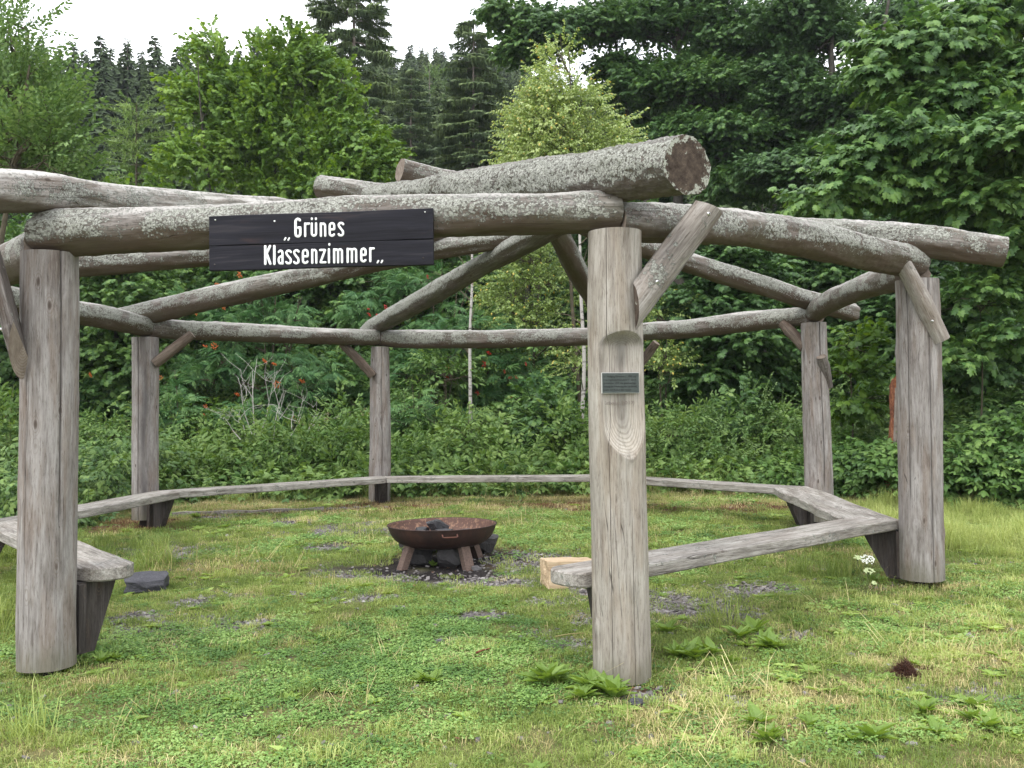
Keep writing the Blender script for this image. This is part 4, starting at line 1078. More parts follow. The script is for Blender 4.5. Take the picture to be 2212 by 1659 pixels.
# ------------------------------------------------------------------ trees and shrubs
DENS = {'rowan': .55, 'herb': .6, 'willow': .9, 'birch': .95}
def crown_sprays(clusters, per, rs, thick=(.35, 1.15), spread_up=.25, outward=None, droop=.25, cover=-.35):
    """clusters rows: x, y, z, radius, height; sprays on the upper shell of each flattened dome"""
    Ps, Ds, Us = [], [], []
    for (x, y, z, r, h) in clusters:
        n = max(6, int(per * 2.0 * (r / .8) ** 2))
        d = rs.randn(n, 3); d /= np.linalg.norm(d, axis=1)[:, None]; d[:, 2] = np.where(d[:, 2] < cover, -d[:, 2], d[:, 2])
        rad = rs.uniform(thick[0], thick[1], n)[:, None]
        lump = 1 + .45 * fbm(d[:, 0] * 1.6 + x, d[:, 1] * 1.6 + y, d[:, 2] * 1.6 + z, 2, 2)[:, None]
        p = np.array([x, y, z]) + d * rad * lump * np.array([r, r, h])
        g_ = d * [1, 1, .2]; g_[:, 2] += -droop + spread_up * rs.randn(n)
        if outward is not None:
            o = np.array([x, y, z]) - outward; o[2] *= .2; o /= np.linalg.norm(o) + 1e-6; g_ = g_ + .6 * o
        g_ += .35 * rs.randn(n, 3)
        u = d * .7 + [0, 0, 1.0] + .25 * rs.randn(n, 3)
        Ps.append(p); Ds.append(g_); Us.append(u)
    return np.vstack(Ps), np.vstack(Ds), np.vstack(Us)
def blob_clusters(blobs, rs, flat=.42):
    """blobs: (px, py, half width px, half height px, distance, count, cluster radius)"""
    out = []
    for (cx, cy, rx, ry, Y, n, cr) in blobs:
        rx = max(rx - cr * .75 / Y * FPX, rx * .35); ry = max(ry - cr * .55 / Y * FPX, ry * .3)
        for _ in range(n):
            a = rs.rand() * 2 * math.pi; q = math.sqrt(rs.rand()) ** .8; depth = rs.uniform(-1, 1) * math.sqrt(max(0, 1 - q * q)) * (rx / FPX * Y) * .8 + rs.uniform(-.3, .3)
            P = at(cx + rx * q * math.cos(a), cy + ry * q * math.sin(a), max(Y * .6, Y + depth))
            r = cr * rs.uniform(.45, 1.15); out.append((P[0], P[1], P[2], r, r * flat * rs.uniform(.8, 1.3)))
    return out
def skeleton(base, top, clusters, r0, rs, bark, nseg=7, wob=.02, twig=.012, links=True, stems=1, lmax=90):
    a = Acc(); base = np.asarray(base, float); top = np.asarray(top, float)
    axes = []
    for s_ in range(stems):
        b_ = base + (np.array([rs.uniform(-.15, .15), rs.uniform(-.15, .15), 0]) if s_ else 0)
        t_ = top + (np.array([rs.uniform(-.18, .18), rs.uniform(-.1, .1), -.1]) * (top[2] - base[2]) if s_ else 0)
        n = 14; T = np.linspace(0, 1, n)[:, None]; C = b_ + (t_ - b_) * T
        w = wob * (t_[2] - b_[2]); C[:, 0] += w * np.sin(T[:, 0] * 5 + rs.rand() * 6) * T[:, 0]; C[:, 1] += w * np.cos(T[:, 0] * 4 + rs.rand() * 6) * T[:, 0]
        V, F = tube(C, r0 * (1 - .85 * T[:, 0]) * (1 + .35 * np.exp(-T[:, 0] * 14)) * (.7 if s_ else 1), nseg); a.add(V, F); axes.append(C)
    if links:
        # every bough hangs on the nearest piece of wood already there; thickness follows what it carries
        node = []; par = []; load = []
        for C in axes:
            for k, q in enumerate(C): node.append(q); par.append(-1); load.append(0)
        trunk_n = len(node)
        order = sorted(range(min(lmax, len(clusters))), key=lambda k: np.min(np.linalg.norm(np.vstack(axes)[:, :2] - np.array(clusters[k][:2]), axis=1)))
        chains = []
        for k in order:
            c = clusters[k]; p = np.array(c[:3]) - [0, 0, c[4] * .4]; Nn = np.array(node)
            d = Nn - p; hz = np.linalg.norm(d[:, :2], axis=1); cost = np.linalg.norm(d, axis=1) + 1.2 * np.clip(d[:, 2] + .25 * hz, 0, None) + .8 * np.clip(-d[:, 2] - 1.2 * hz, 0, None)
            j = int(np.argmin(cost)); q = node[j]; L = np.linalg.norm(p - q)
            if L < .12: continue
            m_ = q + (p - q) * .5 + np.array([rs.randn() * .05, rs.randn() * .05, .06]) * L
            C = catmull([q, m_, p], max(4, int(L / .35) + 2)); last = j; ids = [j]
            for w in C[1:]: node.append(w); par.append(last); load.append(0); last = len(node) - 1; ids.append(last)
            i_ = last
            while i_ >= trunk_n: load[i_] += 1; i_ = par[i_]
            chains.append((ids, C)); c_ = (p, c, L)
            for _ in range(4):
                e = p + rs.randn(3) * [c[3], c[3], c[4]] * .7; s0_ = C[-2]; V, F = tube([s0_, (s0_ + e) / 2 + rs.randn(3) * .03, e], [twig * .55, twig * .4, twig * .18], 4); a.add(V, F)
        for ids, C in chains:
            R_ = np.array([twig * .8 * max(1, load[i]) ** .5 if i >= trunk_n else 0 for i in ids]); R_[0] = R_[1]
            R_ = np.minimum(R_, r0 * .5); V, F = tube(C, R_, 5); a.add(V, F)
    return a
ALLTREES = []
def tree(name, label, cat, base, top, blobs, per, kind, r0, bark, seed, group=None, flat=.42, scale=1.0, tint=(.0, 1.0), stems=1, trunkname='trunk', extra=None, sizes=(.8, 1.25), droop=.25, crown='crown', lmax=90, cover=-.35, su=.25):
    rs = np.random.RandomState(seed)
    cl = blob_clusters(blobs, rs, flat) + (extra or [])
    t = thing(name, label, cat, base, group)
    off = Vector(t.location)
    sk = skeleton(base, top, cl, r0, rs, bark, stems=stems, lmax=lmax)
    o = obj(trunkname, sk.mesh(trunkname, (bark,)), t); o.location = -off
    P, D, U = crown_sprays(cl, per * DENS.get(kind, 1), rs, outward=(np.array(base) + np.array(top)) / 2, droop=droop, cover=cover, spread_up=su)
    n = len(P); big = .5 + .5 * fbm(P[:, 0] * .8, P[:, 1] * .8, P[:, 2] * .8, seed, 2)
    ti = np.clip(tint[0] + (tint[1] - tint[0]) * (.45 * rs.rand(n) + .55 * big), 0, 1)
    K = rs.randint(0, len(SP[kind]), n)
    c = scatter_obj(crown, P, frames(D, U), rs.uniform(sizes[0], sizes[1], n) * scale, K, ti, SP[kind], t); c.location = -off; c['kind'] = 'stuff'
    ALLTREES.append((t, n)); return t, cl, rs
def gp(px, Y, dz=0):
    x = at(px, 889, Y)[0]; return (x, Y, float(gz(x, Y)) + dz)
def tp(px, py, Y): return tuple(at(px, py, Y))

# --- left edge: sallow, close to the viewer
tree('sallow_tree', 'light green sallow with small oval leaves leaning in at the left edge', 'tree', gp(-150, 10.2), tp(40, 60, 10.2),
     [(15, 60, 50, 60, 10.2, 7, .26), (40, 190, 90, 70, 10.2, 22, .32), (50, 310, 110, 70, 10, 24, .32), (120, 270, 50, 50, 10, 7, .24), (-110, 250, 90, 200, 10.5, 26, .5), (150, 370, 60, 36, 10, 7, .24), (40, 400, 110, 30, 10.4, 10, .36)],
     46, 'willow', .09, M_TWIG, 101, stems=3, flat=.9, tint=(.1, .95), droop=-.7, cover=-1, scale=1.0)
# --- bright maple, upper left of the sign
tree('maple_tree', 'bright yellow green young maple with many upright stems, upper left', 'tree', gp(545, 21), tp(600, 80, 21),
     [(455, 100, 45, 50, 21, 9, .38), (640, 95, 35, 40, 21, 7, .36), (565, 100, 20, 30, 21, 3, .3), (480, 220, 120, 80, 21, 34, .5), (630, 150, 100, 60, 21, 24, .5), (600, 270, 140, 110, 21, 36, .65), (760, 320, 100, 80, 20.5, 24, .65), (450, 350, 110, 60, 20.5, 20, .55), (650, 400, 180, 50, 20.5, 26, .55), (720, 200, 60, 70, 21, 12, .42), (840, 360, 40, 30, 20.5, 5, .4), (350, 425, 60, 20, 20, 6, .4), (400, 200, 30, 40, 21, 4, .45)],
     30, 'mapley', .10, M_BARK, 102, stems=6, flat=.85, tint=(.0, 1), droop=-.05, su=.5, cover=-.8)
# --- young birch, centre
tree('birch_tree', 'pale yellow green young birch rising behind the middle of the roof', 'tree', gp(1262, 17), tp(1210, 100, 17),
     [(1205, 130, 30, 45, 17, 6, .28), (1195, 200, 60, 40, 17, 14, .36), (1210, 270, 110, 45, 17, 28, .42), (1215, 335, 150, 30, 17, 30, .42), (1160, 250, 50, 40, 17, 8, .32), (1260, 220, 50, 40, 17, 8, .32), (1330, 290, 40, 40, 17, 7, .32), (1110, 330, 30, 20, 17, 4, .3), (1365, 330, 30, 14, 17, 3, .26)],
     62, 'birch', .05, M_TWIG, 103, flat=.9, tint=(.1, 1), droop=.35, cover=-1)
# --- big maples, right
tree('large_maple_tree', 'tall dark maple reaching left into the sky above the big roof log', 'tree', gp(1480, 24), tp(1440, -120, 24),
     [(1090, 30, 45, 30, 23, 6, .6), (1180, 70, 100, 50, 23, 20, .75), (1130, 120, 70, 40, 23, 9, .6), (1300, 60, 80, 60, 23.5, 14, .8), (1450, 40, 130, 90, 24, 26, .9), (1330, 150, 70, 30, 24, 6, .6), (1480, 190, 150, 70, 23.5, 32, .9), (1620, 120, 130, 120, 24, 30, .9), (1560, 310, 170, 80, 23, 34, .85), (1650, 400, 150, 50, 22.5, 20, .8), (1470, 290, 80, 60, 23, 12, .7), (1330, 215, 50, 20, 24, 4, .5)],
     52, 'maple', .22, M_BARK, 104, stems=2, flat=.42, tint=(.0, .8), lmax=160)
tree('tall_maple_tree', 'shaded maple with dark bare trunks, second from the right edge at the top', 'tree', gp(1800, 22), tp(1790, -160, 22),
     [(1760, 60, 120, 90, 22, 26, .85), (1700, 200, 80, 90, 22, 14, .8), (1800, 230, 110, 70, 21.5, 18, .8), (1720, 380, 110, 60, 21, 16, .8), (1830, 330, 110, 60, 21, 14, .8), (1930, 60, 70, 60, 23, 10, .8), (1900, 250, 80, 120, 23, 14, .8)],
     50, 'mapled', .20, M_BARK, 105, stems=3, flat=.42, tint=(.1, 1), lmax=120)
tree('spreading_maple_tree', 'maple at the right edge with large leaves in layered boughs above the log ends', 'tree', gp(2330, 12.5), tp(2260, -60, 12.5),
     [(1930, 165, 70, 20, 12, 6, .42), (1990, 110, 120, 30, 12.2, 9, .5), (2120, 60, 120, 40, 12.4, 12, .6), (2060, 220, 130, 26, 12, 12, .5), (2180, 170, 100, 40, 12.3, 10, .55), (1960, 300, 100, 22, 11.8, 9, .45), (2100, 330, 130, 34, 11.6, 14, .5), (1840, 400, 60, 24, 12, 6, .42), (1950, 400, 120, 30, 11.8, 12, .5), (2110, 440, 130, 30, 11.6, 13, .5), (2190, 300, 60, 60, 11, 9, .5), (1880, 350, 90, 22, 11.9, 8, .42), (2200, 520, 90, 40, 11.5, 8, .5), (1790, 445, 50, 14, 12, 4, .36)],
     62, 'maple', .14, M_BARK, 106, flat=.32, tint=(.15, 1), stems=2, sizes=(.9, 1.4), droop=.35, lmax=150)
# --- trees that close the view behind and between
def filler(name, label, px, Y, topy, kind, seed, wid, n=26, cr=.9, per=34, tint=(0, .8), low=930, r0=.12, group='trees closing the view behind the clearing', flat=.5, bark=M_BARK, sizes=(.85, 1.3)):
    h = (low - topy) / 2; cy = (low + topy) / 2
    tree(name, label, 'tree', gp(px, Y), tp(px + 10, topy + 20, Y), [(px, cy, wid, h, Y, n, cr), (px, topy + 50, wid * .55, 50, Y, max(3, n // 6), cr * .8)], per, kind, r0, bark, seed, group, flat=flat, tint=tint, sizes=sizes, lmax=40)
filler('maple_tree', 'dark maple filling the gap at the left, seen above the rear left beam', 60, 18, 490, 'maple', 201, 150, 34, tint=(.1, 1))
filler('maple_tree', 'maple seen between the two left posts under the roof', 250, 17.6, 490, 'maple', 202, 130, 38, .7, 50, tint=(.2, 1.1))
filler('maple_tree', 'maple with dense leaves behind the orange berried rowan', 480, 19.5, 480, 'maple', 203, 150, 36, .8, 44, tint=(.1, 1))
filler('maple_tree', 'maple right behind the name board', 720, 20, 460, 'maple', 204, 150, 38, .8, 44, tint=(.1, 1))
filler('maple_tree', 'maple in shade behind the middle rear post', 930, 21, 480, 'maple', 205, 150, 36, .8, 42, tint=(0, .9))
filler('birch_tree', 'loose birch foliage seen under the roof right of the middle', 1150, 17.6, 490, 'birch', 206, 120, 32, .5, 44, (0, .55), 800, .04, bark=M_TWIG)
filler('maple_tree', 'maple in shade directly behind the pale post', 1330, 20, 440, 'maple', 207, 150, 34, .9, 36, tint=(0, .9))
filler('maple_tree', 'dense maple seen through the right front bay', 1560, 17, 520, 'maple', 208, 140, 44, .65, 54, (-.1, .8))
filler('maple_tree', 'dark maple behind the right rear post', 1800, 18, 450, 'maple', 209, 130, 38, .75, 48, (-.1, .7))
filler('maple_tree', 'maple with drooping leaves right of the right front post', 2130, 13.5, 560, 'maple', 210, 120, 40, .45, 64, (.0, .8), 870, .08)
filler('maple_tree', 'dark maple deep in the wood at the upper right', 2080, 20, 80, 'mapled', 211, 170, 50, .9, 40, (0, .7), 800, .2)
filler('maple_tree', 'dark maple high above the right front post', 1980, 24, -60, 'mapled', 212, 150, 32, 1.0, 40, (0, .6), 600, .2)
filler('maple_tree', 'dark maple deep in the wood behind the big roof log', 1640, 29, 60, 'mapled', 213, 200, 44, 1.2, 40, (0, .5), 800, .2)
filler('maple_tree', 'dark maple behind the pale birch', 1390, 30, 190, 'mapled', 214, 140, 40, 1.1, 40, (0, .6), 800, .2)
filler('maple_tree', 'green maple low behind the roof between birch and spruce', 1130, 25, 430, 'maple', 215, 120, 20, .8, 36, (.1, .8))
filler('maple_tree', 'green maple low behind the roof left of the spruce', 850, 22, 400, 'mapley', 216, 70, 18, .5, 44, (0, .6))
filler('maple_tree', 'shrubby maple just above the left roof log', 250, 19, 400, 'mapley', 217, 90, 20, .5, 44, (0, .6))
filler('maple_tree', 'dark maple beyond the left edge of the clearing', -140, 15, 320, 'maple', 218, 110, 30, .7, 40)
filler('maple_tree', 'shaded maple behind the right rear corner', 1950, 16.4, 600, 'maple', 219, 110, 36, .55, 60, (-.1, .7))

# --- rowans with berries
M_BERRYO = flat_mat('orange_berry', (.55, .10, .015), (.75, .18, .03), 30, .35, .5, .1)
M_BERRYR = flat_mat('red_berry', (.42, .015, .012), (.60, .04, .02), 30, .3, .5, .1)
def berry_mesh(mat, seed, n=26, R=.045, r=.0085):
    rs = np.random.RandomState(seed); a = Acc()
    for _ in range(n):
        c = rs.randn(3); c = c / np.linalg.norm(c) * R * rs.uniform(.5, 1) * [1.2, 1.2, .6]
        V = np.array([(1, 0, 0), (-1, 0, 0), (0, 1, 0), (0, -1, 0), (0, 0, 1), (0, 0, -1)], float) * r
        V = np.vstack([V, np.array([(x, y, z) for x in (1, -1) for y in (1, -1) for z in (1, -1)], float) * r * .62])
        F = []
        for (x, y, z, k) in [(0, 2, 4, 6), (0, 2, 5, 7), (0, 3, 4, 8), (0, 3, 5, 9), (1, 2, 4, 10), (1, 2, 5, 11), (1, 3, 4, 12), (1, 3, 5, 13)]:
            for (p, q) in ((x, y), (y, z), (z, x)): F.append((p, q, k))
        a.add(V + c, F)
    return a.mesh('berry_cluster', (mat,))
BER_O, BER_R = berry_mesh(M_BERRYO, 1), berry_mesh(M_BERRYR, 2, 18, .038)
def berries(t, pts, Y, me):
    for k, (px, py) in enumerate(pts):
        o = obj('berry_cluster', me, t); P = at(px, py, Y); o.location = Vector(P) - t.location; o.rotation_euler = (k * 1.1, .2, k * 2.3); s = .8 + .5 * ((k * 37) % 10) / 10; o.scale = (s, s, s)
tr = tree('rowan_tree', 'rowan with feathery leaves and bunches of orange berries, between the two left rear posts', 'tree', gp(560, 17.2), tp(600, 600, 17),
     [(560, 700, 150, 60, 17, 26, .42), (460, 790, 90, 60, 16.8, 16, .42), (640, 820, 110, 80, 16.8, 26, .42), (560, 900, 130, 50, 16.5, 20, .42), (560, 630, 90, 30, 17, 8, .4), (420, 650, 60, 40, 17, 6, .4)],
     50, 'rowan', .05, M_TWIG, 301, stems=4, flat=.6, tint=(.05, 1), cover=-.6)[0]
cd = lambda u, v: ((u / 1.58) / 1.8517, (v / 1.58 + 1000) / 1.8517)
berries(tr, [cd(u, v) for u, v in ((1370, 215), (1515, 158), (1412, 362), (1295, 606), (1355, 606), (1672, 702), (1732, 720), (1752, 850), (1908, 828), (1500, 912), (1300, 988), (1860, 1054), (1290, 1048), (1240, 400), (2040, 1108), (1010, 805), (570, 790))], 16.2, BER_O)
tr = tree('rowan_tree', 'rowan right of the middle rear post with small bunches of red berries', 'tree', gp(930, 17.6), tp(960, 560, 17.6),
     [(900, 620, 110, 50, 17.5, 16, .42), (1000, 720, 150, 60, 17.2, 24, .42), (900, 800, 90, 80, 17, 18, .42), (1080, 830, 110, 80, 17, 22, .42), (960, 900, 110, 40, 16.8, 12, .4), (780, 660, 70, 60, 17.4, 10, .42)],
     48, 'rowan', .05, M_TWIG, 302, stems=4, flat=.6, tint=(.1, 1), cover=-.6)[0]
cd2 = lambda u, v: ((1350 + u / 1.58) / 1.8517, (v / 1.58 + 1000) / 1.8517)
berries(tr, [cd2(u, v) for u, v in ((195, 372), (305, 362), (200, 408), (250, 410), (700, 742), (760, 752), (843, 746), (928, 722), (955, 650), (692, 803), (1055, 768), (1092, 806), (1130, 804), (1190, 720), (1100, 930), (885, 905), (570, 170))], 16.5, BER_R)
tree('bushy_shrub', 'yellow green shrub in the middle of the rear opening, under the straight rear beam', 'shrub', gp(960, 16.2), tp(960, 800, 16.2),
     [(960, 800, 110, 40, 16.2, 12, .36), (900, 880, 80, 50, 16, 10, .36), (1050, 900, 90, 50, 16, 10, .36)], 40, 'herb', .03, M_TWIG, 303, stems=4, flat=.7, tint=(.2, .9), cover=-.6)
tree('bushy_shrub', 'loose pale leaved shrub right beside the pale post', 'shrub', gp(1440, 16.4), tp(1440, 700, 16.4),
     [(1430, 680, 40, 40, 16.4, 6, .3), (1440, 780, 50, 60, 16.2, 9, .34), (1250, 760, 60, 60, 16.2, 8, .34)], 40, 'birch', .03, M_TWIG, 304, stems=3, flat=.8, tint=(0, .7), cover=-.6)
tree('maple_sapling', 'bright maple sapling standing between the two right hand posts', 'sapling', gp(1835, 13.4), tp(1840, 710, 13.4),
     [(1845, 740, 40, 20, 13.4, 4, .28), (1830, 800, 50, 40, 13.3, 6, .3), (1860, 870, 40, 50, 13.3, 6, .3)], 46, 'mapley', .018, M_TWIG, 305, flat=.45, tint=(.0, .7), cover=-.2, sizes=(.9, 1.3))
tree('maple_sapling', 'low maple shoots right of the right front post', 'sapling', gp(2110, 11.8), tp(2120, 640, 11.8),
     [(2120, 640, 70, 30, 11.6, 6, .34), (2180, 720, 60, 50, 11.5, 6, .34), (2080, 770, 40, 30, 11.6, 4, .3)], 50, 'maple', .02, M_TWIG, 306, flat=.4, tint=(.2, 1), cover=-.2, sizes=(.9, 1.3))
tree('leafy_shrub', 'bright leafy shrub at the left edge behind the thick post', 'shrub', gp(20, 12.5), tp(30, 830, 12.5),
     [(20, 880, 60, 40, 12.4, 8, .3), (40, 960, 70, 40, 12.2, 8, .3), (-30, 1000, 60, 50, 12, 7, .3)], 50, 'herb', .02, M_STEMG, 307, stems=3, flat=.7, tint=(.1, 1), cover=-.6)
tree('leafy_shrub', 'pale leafy shrub under the orange berried rowan', 'shrub', gp(430, 15.6), tp(430, 900, 15.6),
     [(430, 920, 40, 30, 15.5, 5, .3), (560, 950, 60, 24, 15.3, 6, .3), (680, 960, 60, 24, 15.3, 6, .3)], 50, 'herb', .02, M_STEMG, 308, stems=3, flat=.7, tint=(.2, 1), cover=-.6)

SHR = [('leafy_shrub', 'light green weedy bush left of the streaked rear post', 230, 14.6, 900, 'herb', 60, 40), ('leafy_shrub', 'bright weedy bush under the dead twigs', 600, 14.4, 935, 'herb', 80, 30), ('leafy_shrub', 'yellowish bush left of the middle rear post', 740, 14.5, 930, 'herb', 60, 34),
       ('rowan_sapling', 'feathery rowan sapling right of the middle rear post', 890, 15.2, 830, 'rowan', 60, 60), ('leafy_shrub', 'yellow green bush behind the fire bowl', 1010, 14.6, 900, 'herb', 70, 40), ('maple_sapling', 'small maple sapling among the brambles left of the pale post', 1180, 15.0, 850, 'maple', 60, 50),
       ('leafy_shrub', 'pale bush right of the pale post above the rear bench', 1450, 14.4, 900, 'herb', 60, 40), ('maple_sapling', 'small dark maple sapling in the right front bay', 1600, 15.0, 840, 'maple', 70, 60), ('leafy_shrub', 'yellowish bush just left of the right rear post', 1690, 14.3, 900, 'herb', 50, 40),
       ('rowan_sapling', 'rowan sapling close behind the streaked rear post', 380, 15.4, 800, 'rowan', 50, 70), ('leafy_shrub', 'pale leaved bush behind the middle of the rear left bench', 500, 14.2, 985, 'herb', 60, 22)]
for k_, (nm, lb, px, Y, ty, kd, w_, h_) in enumerate(SHR):
    tree(nm, lb, 'sapling' if 'sapling' in nm else 'shrub', gp(px, Y), tp(px, ty, Y), [(px, ty + h_, w_, h_, Y, 9, .3), (px - w_ * .4, ty + h_ * 1.6, w_ * .6, h_ * .6, Y, 4, .26)], 54, kd, .018, M_TWIG, 330 + k_, stems=3, flat=.7, tint=(.1, 1.1), cover=-.6)
# bare birch stems seen under the roof
def birch_stem(label, pts, r):
    P = [at(px, py, Y) for px, py, Y in pts]; x, y = P[-1][0], P[-1][1]; P.append(np.array([x, y, float(gz(x, y)) - .05])); P = np.array(P)[::-1]
    C = catmull(P, 24); t = thing('birch_tree', label, 'tree', C[0], 'thin birch stems under the roof')
    a = Acc(); V, F = tube(C, np.linspace(r, r * .5, len(C)), 9); a.add(V, F)
    o = obj('trunk', a.mesh('trunk', (M_BIRCHB,)), t); o.location = -Vector(t.location)
    rs = np.random.RandomState(int(pts[0][0])); b_ = Acc()
    for k in range(9):
        q = C[rs.randint(8, 23)]; e = q + np.array([rs.uniform(-.8, .8), rs.uniform(-.4, .4), rs.uniform(.2, .7)]); V, F = tube([q, (q + e) / 2 + [0, 0, .06], e], [.011, .007, .003], 5); b_.add(V, F)
    o = obj('twigs', b_.mesh('twigs', (M_TWIG,)), t); o.location = -Vector(t.location); o['kind'] = 'stuff'
birch_stem('thin white birch stem close left of the pale post', [(1252, 480, 15.2), (1255, 640, 15.2), (1262, 780, 15.2), (1257, 925, 15.2)], .042)
birch_stem('thin white birch stem right of the name board', [(1018, 480, 15.6), (1020, 600, 15.6), (1017, 680, 15.6), (1015, 760, 15.6)], .036)

# bleached dead shrub
def dead_shrub():
    rs = np.random.RandomState(8); t = thing('dead_shrub', 'bare bleached twigs of a dead shrub in front of the orange berried rowan', 'shrub', gp(545, 14.6)); a = Acc()
    def br(p, q, r, lv):
        C = catmull([p, (p + q) / 2 + rs.randn(3) * .03, q], 6); V, F = tube(C, np.linspace(r, r * .45, 6), 5); a.add(V, F)
        if lv <= 0: return
        for _ in range(3):
            f = rs.uniform(.4, 1); s_ = p + (q - p) * f; d = (q - p) * rs.uniform(.35, .6) + rs.randn(3) * [.16, .1, .06] ; br(s_, s_ + d, r * .55, lv - 1)
    for (x0, y0, x1, y1) in ((545, 930, 520, 830), (550, 930, 545, 800), (530, 930, 500, 880), (590, 950, 610, 850), (600, 960, 650, 900), (620, 990, 690, 890), (560, 940, 585, 850), (520, 940, 488, 905)):
        Y = rs.uniform(14.3, 14.8); br(at(x0, y0 + 10, Y), at(x1, y1, Y), .009, 2)
    o = obj('branches', a.mesh('branches', (flat_mat('bleached_twig', (.32, .30, .28), (.52, .50, .46), 30),)), t); o.location = -Vector(t.location)
dead_shrub()

# --- conifers with visible structure
def conifer(label, px, Y, topy, lmax, seed, kind='spruce', r0=.16, t0=.12, group=None, bark=M_BARKS, droop=.25, whorls=34, perm=3.2, sc=1.0, nb=7, gap=1.0, name='spruce_tree', pw=.75, tint=(0, 1)):
    rs = np.random.RandomState(seed); b = np.array(gp(px, Y)); top = at(px + 3, topy, Y); H = top[2] - b[2]
    t = thing(name, label, 'tree', b, group); a = Acc(); C = np.linspace(0, 1, 16)[:, None] * (top - b) + b
    V, F = tube(C, np.linspace(r0, .015, 16), 9); a.add(V, F); Ps, Ds, Us = [], [], []
    for w in range(whorls):
        f = t0 + (1 - t0) * ((w + .6 * rs.rand()) / whorls) ** 1.02; z = b[2] + H * f; L0 = lmax * (1 - f) ** pw * 1.05
        for k in range(nb):
            if rs.rand() > gap: continue
            an = rs.rand() * 2 * math.pi; L = L0 * rs.uniform(.65, 1.12); d = np.array([math.cos(an), math.sin(an), 0])
            c0 = b + (top - b) * f; T = np.linspace(0, 1, 7)[:, None]
            zz = .12 * L * T - droop * L * 1.6 * T ** 2 + droop * L * .75 * T ** 3.2
            B = c0 + d * L * T + np.array([0, 0, 1]) * zz + rs.randn(3) * .02
            V, F = tube(B, np.linspace(.008 + .010 * L, .004, 7), 4); a.add(V, F)
            n = max(2, int(perm * L * 2)); q = rs.uniform(.22, 1.02, n)
            p = np.stack([np.interp(q, T[:, 0], B[:, i]) for i in range(3)], -1); side = np.cross(d, [0, 0, 1]) * rs.uniform(-1, 1, n)[:, None]
            p = p + side * .28 * (1.1 - q)[:, None] * min(L, 1.6); Ps.append(p); Ds.append(d + side * 1.3 + [0, 0, -.25 * droop * 2]); Us.append(np.tile([0, 0, 1.0], (n, 1)) + rs.randn(n, 3) * .15)
    o = obj('trunk', a.mesh('trunk', (bark,)), t); o.location = -Vector(t.location)
    P, D, U = np.vstack(Ps), np.vstack(Ds), np.vstack(Us); n = len(P)
    c = scatter_obj('crown', P, frames(D, U), rs.uniform(.8, 1.35, n) * sc, rs.randint(0, len(SP[kind]), n), np.clip(tint[0] + (tint[1] - tint[0]) * rs.rand(n), 0, 1), SP[kind], t); c.location = -Vector(t.location); c['kind'] = 'stuff'
conifer('tall thin spruce with a pale trunk against the sky, left of centre', 762, 30, -190, 2.5, 401, r0=.16, whorls=58, perm=4.2, gap=.52, pw=.5, tint=(.2, 1), sc=.95, droop=.36)
conifer('full drooping spruce just left of the pale birch', 1020, 31, 45, 2.7, 402, r0=.14, whorls=56, perm=4.6, pw=.72, gap=.62, tint=(.15, 1), sc=.95, droop=.36)
conifer('dark spruce tucked between the two drooping spruces', 885, 38, 150, 2.6, 403, r0=.15, whorls=44, perm=3.4, group=None)
conifer('feathery light green larch left of the bright maple', 292, 22, 218, 1.5, 404, 'larch', .06, .2, droop=-.02, whorls=30, perm=7, nb=6, name='larch_tree', bark=M_TWIG)
conifer('pale larch on the slope between the two drooping spruces', 925, 60, 150, 3.4, 405, 'larch', .12, .15, droop=.0, whorls=30, perm=3, sc=2.2, nb=7, name='larch_tree', tint=(0, .3))
conifer('pale larch on the slope behind the birch', 1160, 62, 210, 3.2, 406, 'larch', .12, .15, droop=.0, whorls=26, perm=3, sc=2.2, nb=7, name='larch_tree', tint=(0, .2))

# --- far spruces
def far_spruce(seed):
    rs = np.random.RandomState(seed); a = Acc(); H = 1.0
    for w in range(60):
        f = .04 + .95 * (w / 60) ** .95; L0 = .165 * (1 - f) ** .8 + .004
        for k in range(18):
            an = rs.rand() * 6.283; L = L0 * rs.uniform(.55, 1.2); d = np.array([math.cos(an), math.sin(an), 0]); s_ = np.array([-d[1], d[0], 0])
            z0 = f * H + rs.uniform(-.008, .008); w_ = L * rs.uniform(.2, .38)
            P0 = np.array([0, 0, z0]); P1 = P0 + d * L * .5 + [0, 0, -.06 * L]; P2 = P0 + d * L + [0, 0, -.28 * L]
            V = [P0, P1 + s_ * w_ + [0, 0, -.10 * L], P2, P1 - s_ * w_ + [0, 0, -.12 * L], P1 + [0, 0, .03 * L], P1 + s_ * w_ * .6 + d * L * .1 + [0, 0, -.42 * L], P1 - s_ * w_ * .5 + d * L * .3 + [0, 0, -.45 * L], P1 + d * .1 * L]
            a.add(np.array(V), [[0, 1, 4], [1, 2, 4], [2, 3, 4], [3, 0, 4], [1, 5, 7], [3, 7, 6], [2, 7, 6]], lf=float(rs.rand()))
    me = a.mesh('crown', (L_SPRUCEF,), smooth=False)
    V, F = tube([(0, 0, 0), (0, 0, .5), (0, 0, .97)], [.009, .006, .001], 6)
    return me, mesh_np('trunk', V, F, (M_BARKS,))
FS = [far_spruce(s) for s in (1, 2, 3, 4)]
def far_tree(px, topy, Y, k, label, group):
    b = np.array(gp(px, Y)); H = at(px, topy, Y)[2] - b[2]
    t = thing('spruce_tree', label, 'tree', b, group); s = H; t.rotation_euler = (0, 0, k * 1.7)
    for nm, me in (('crown', FS[k % 4][0]), ('trunk', FS[k % 4][1])):
        o = obj(nm, me, t); o.scale = (s * 1.02, s * 1.02, s)
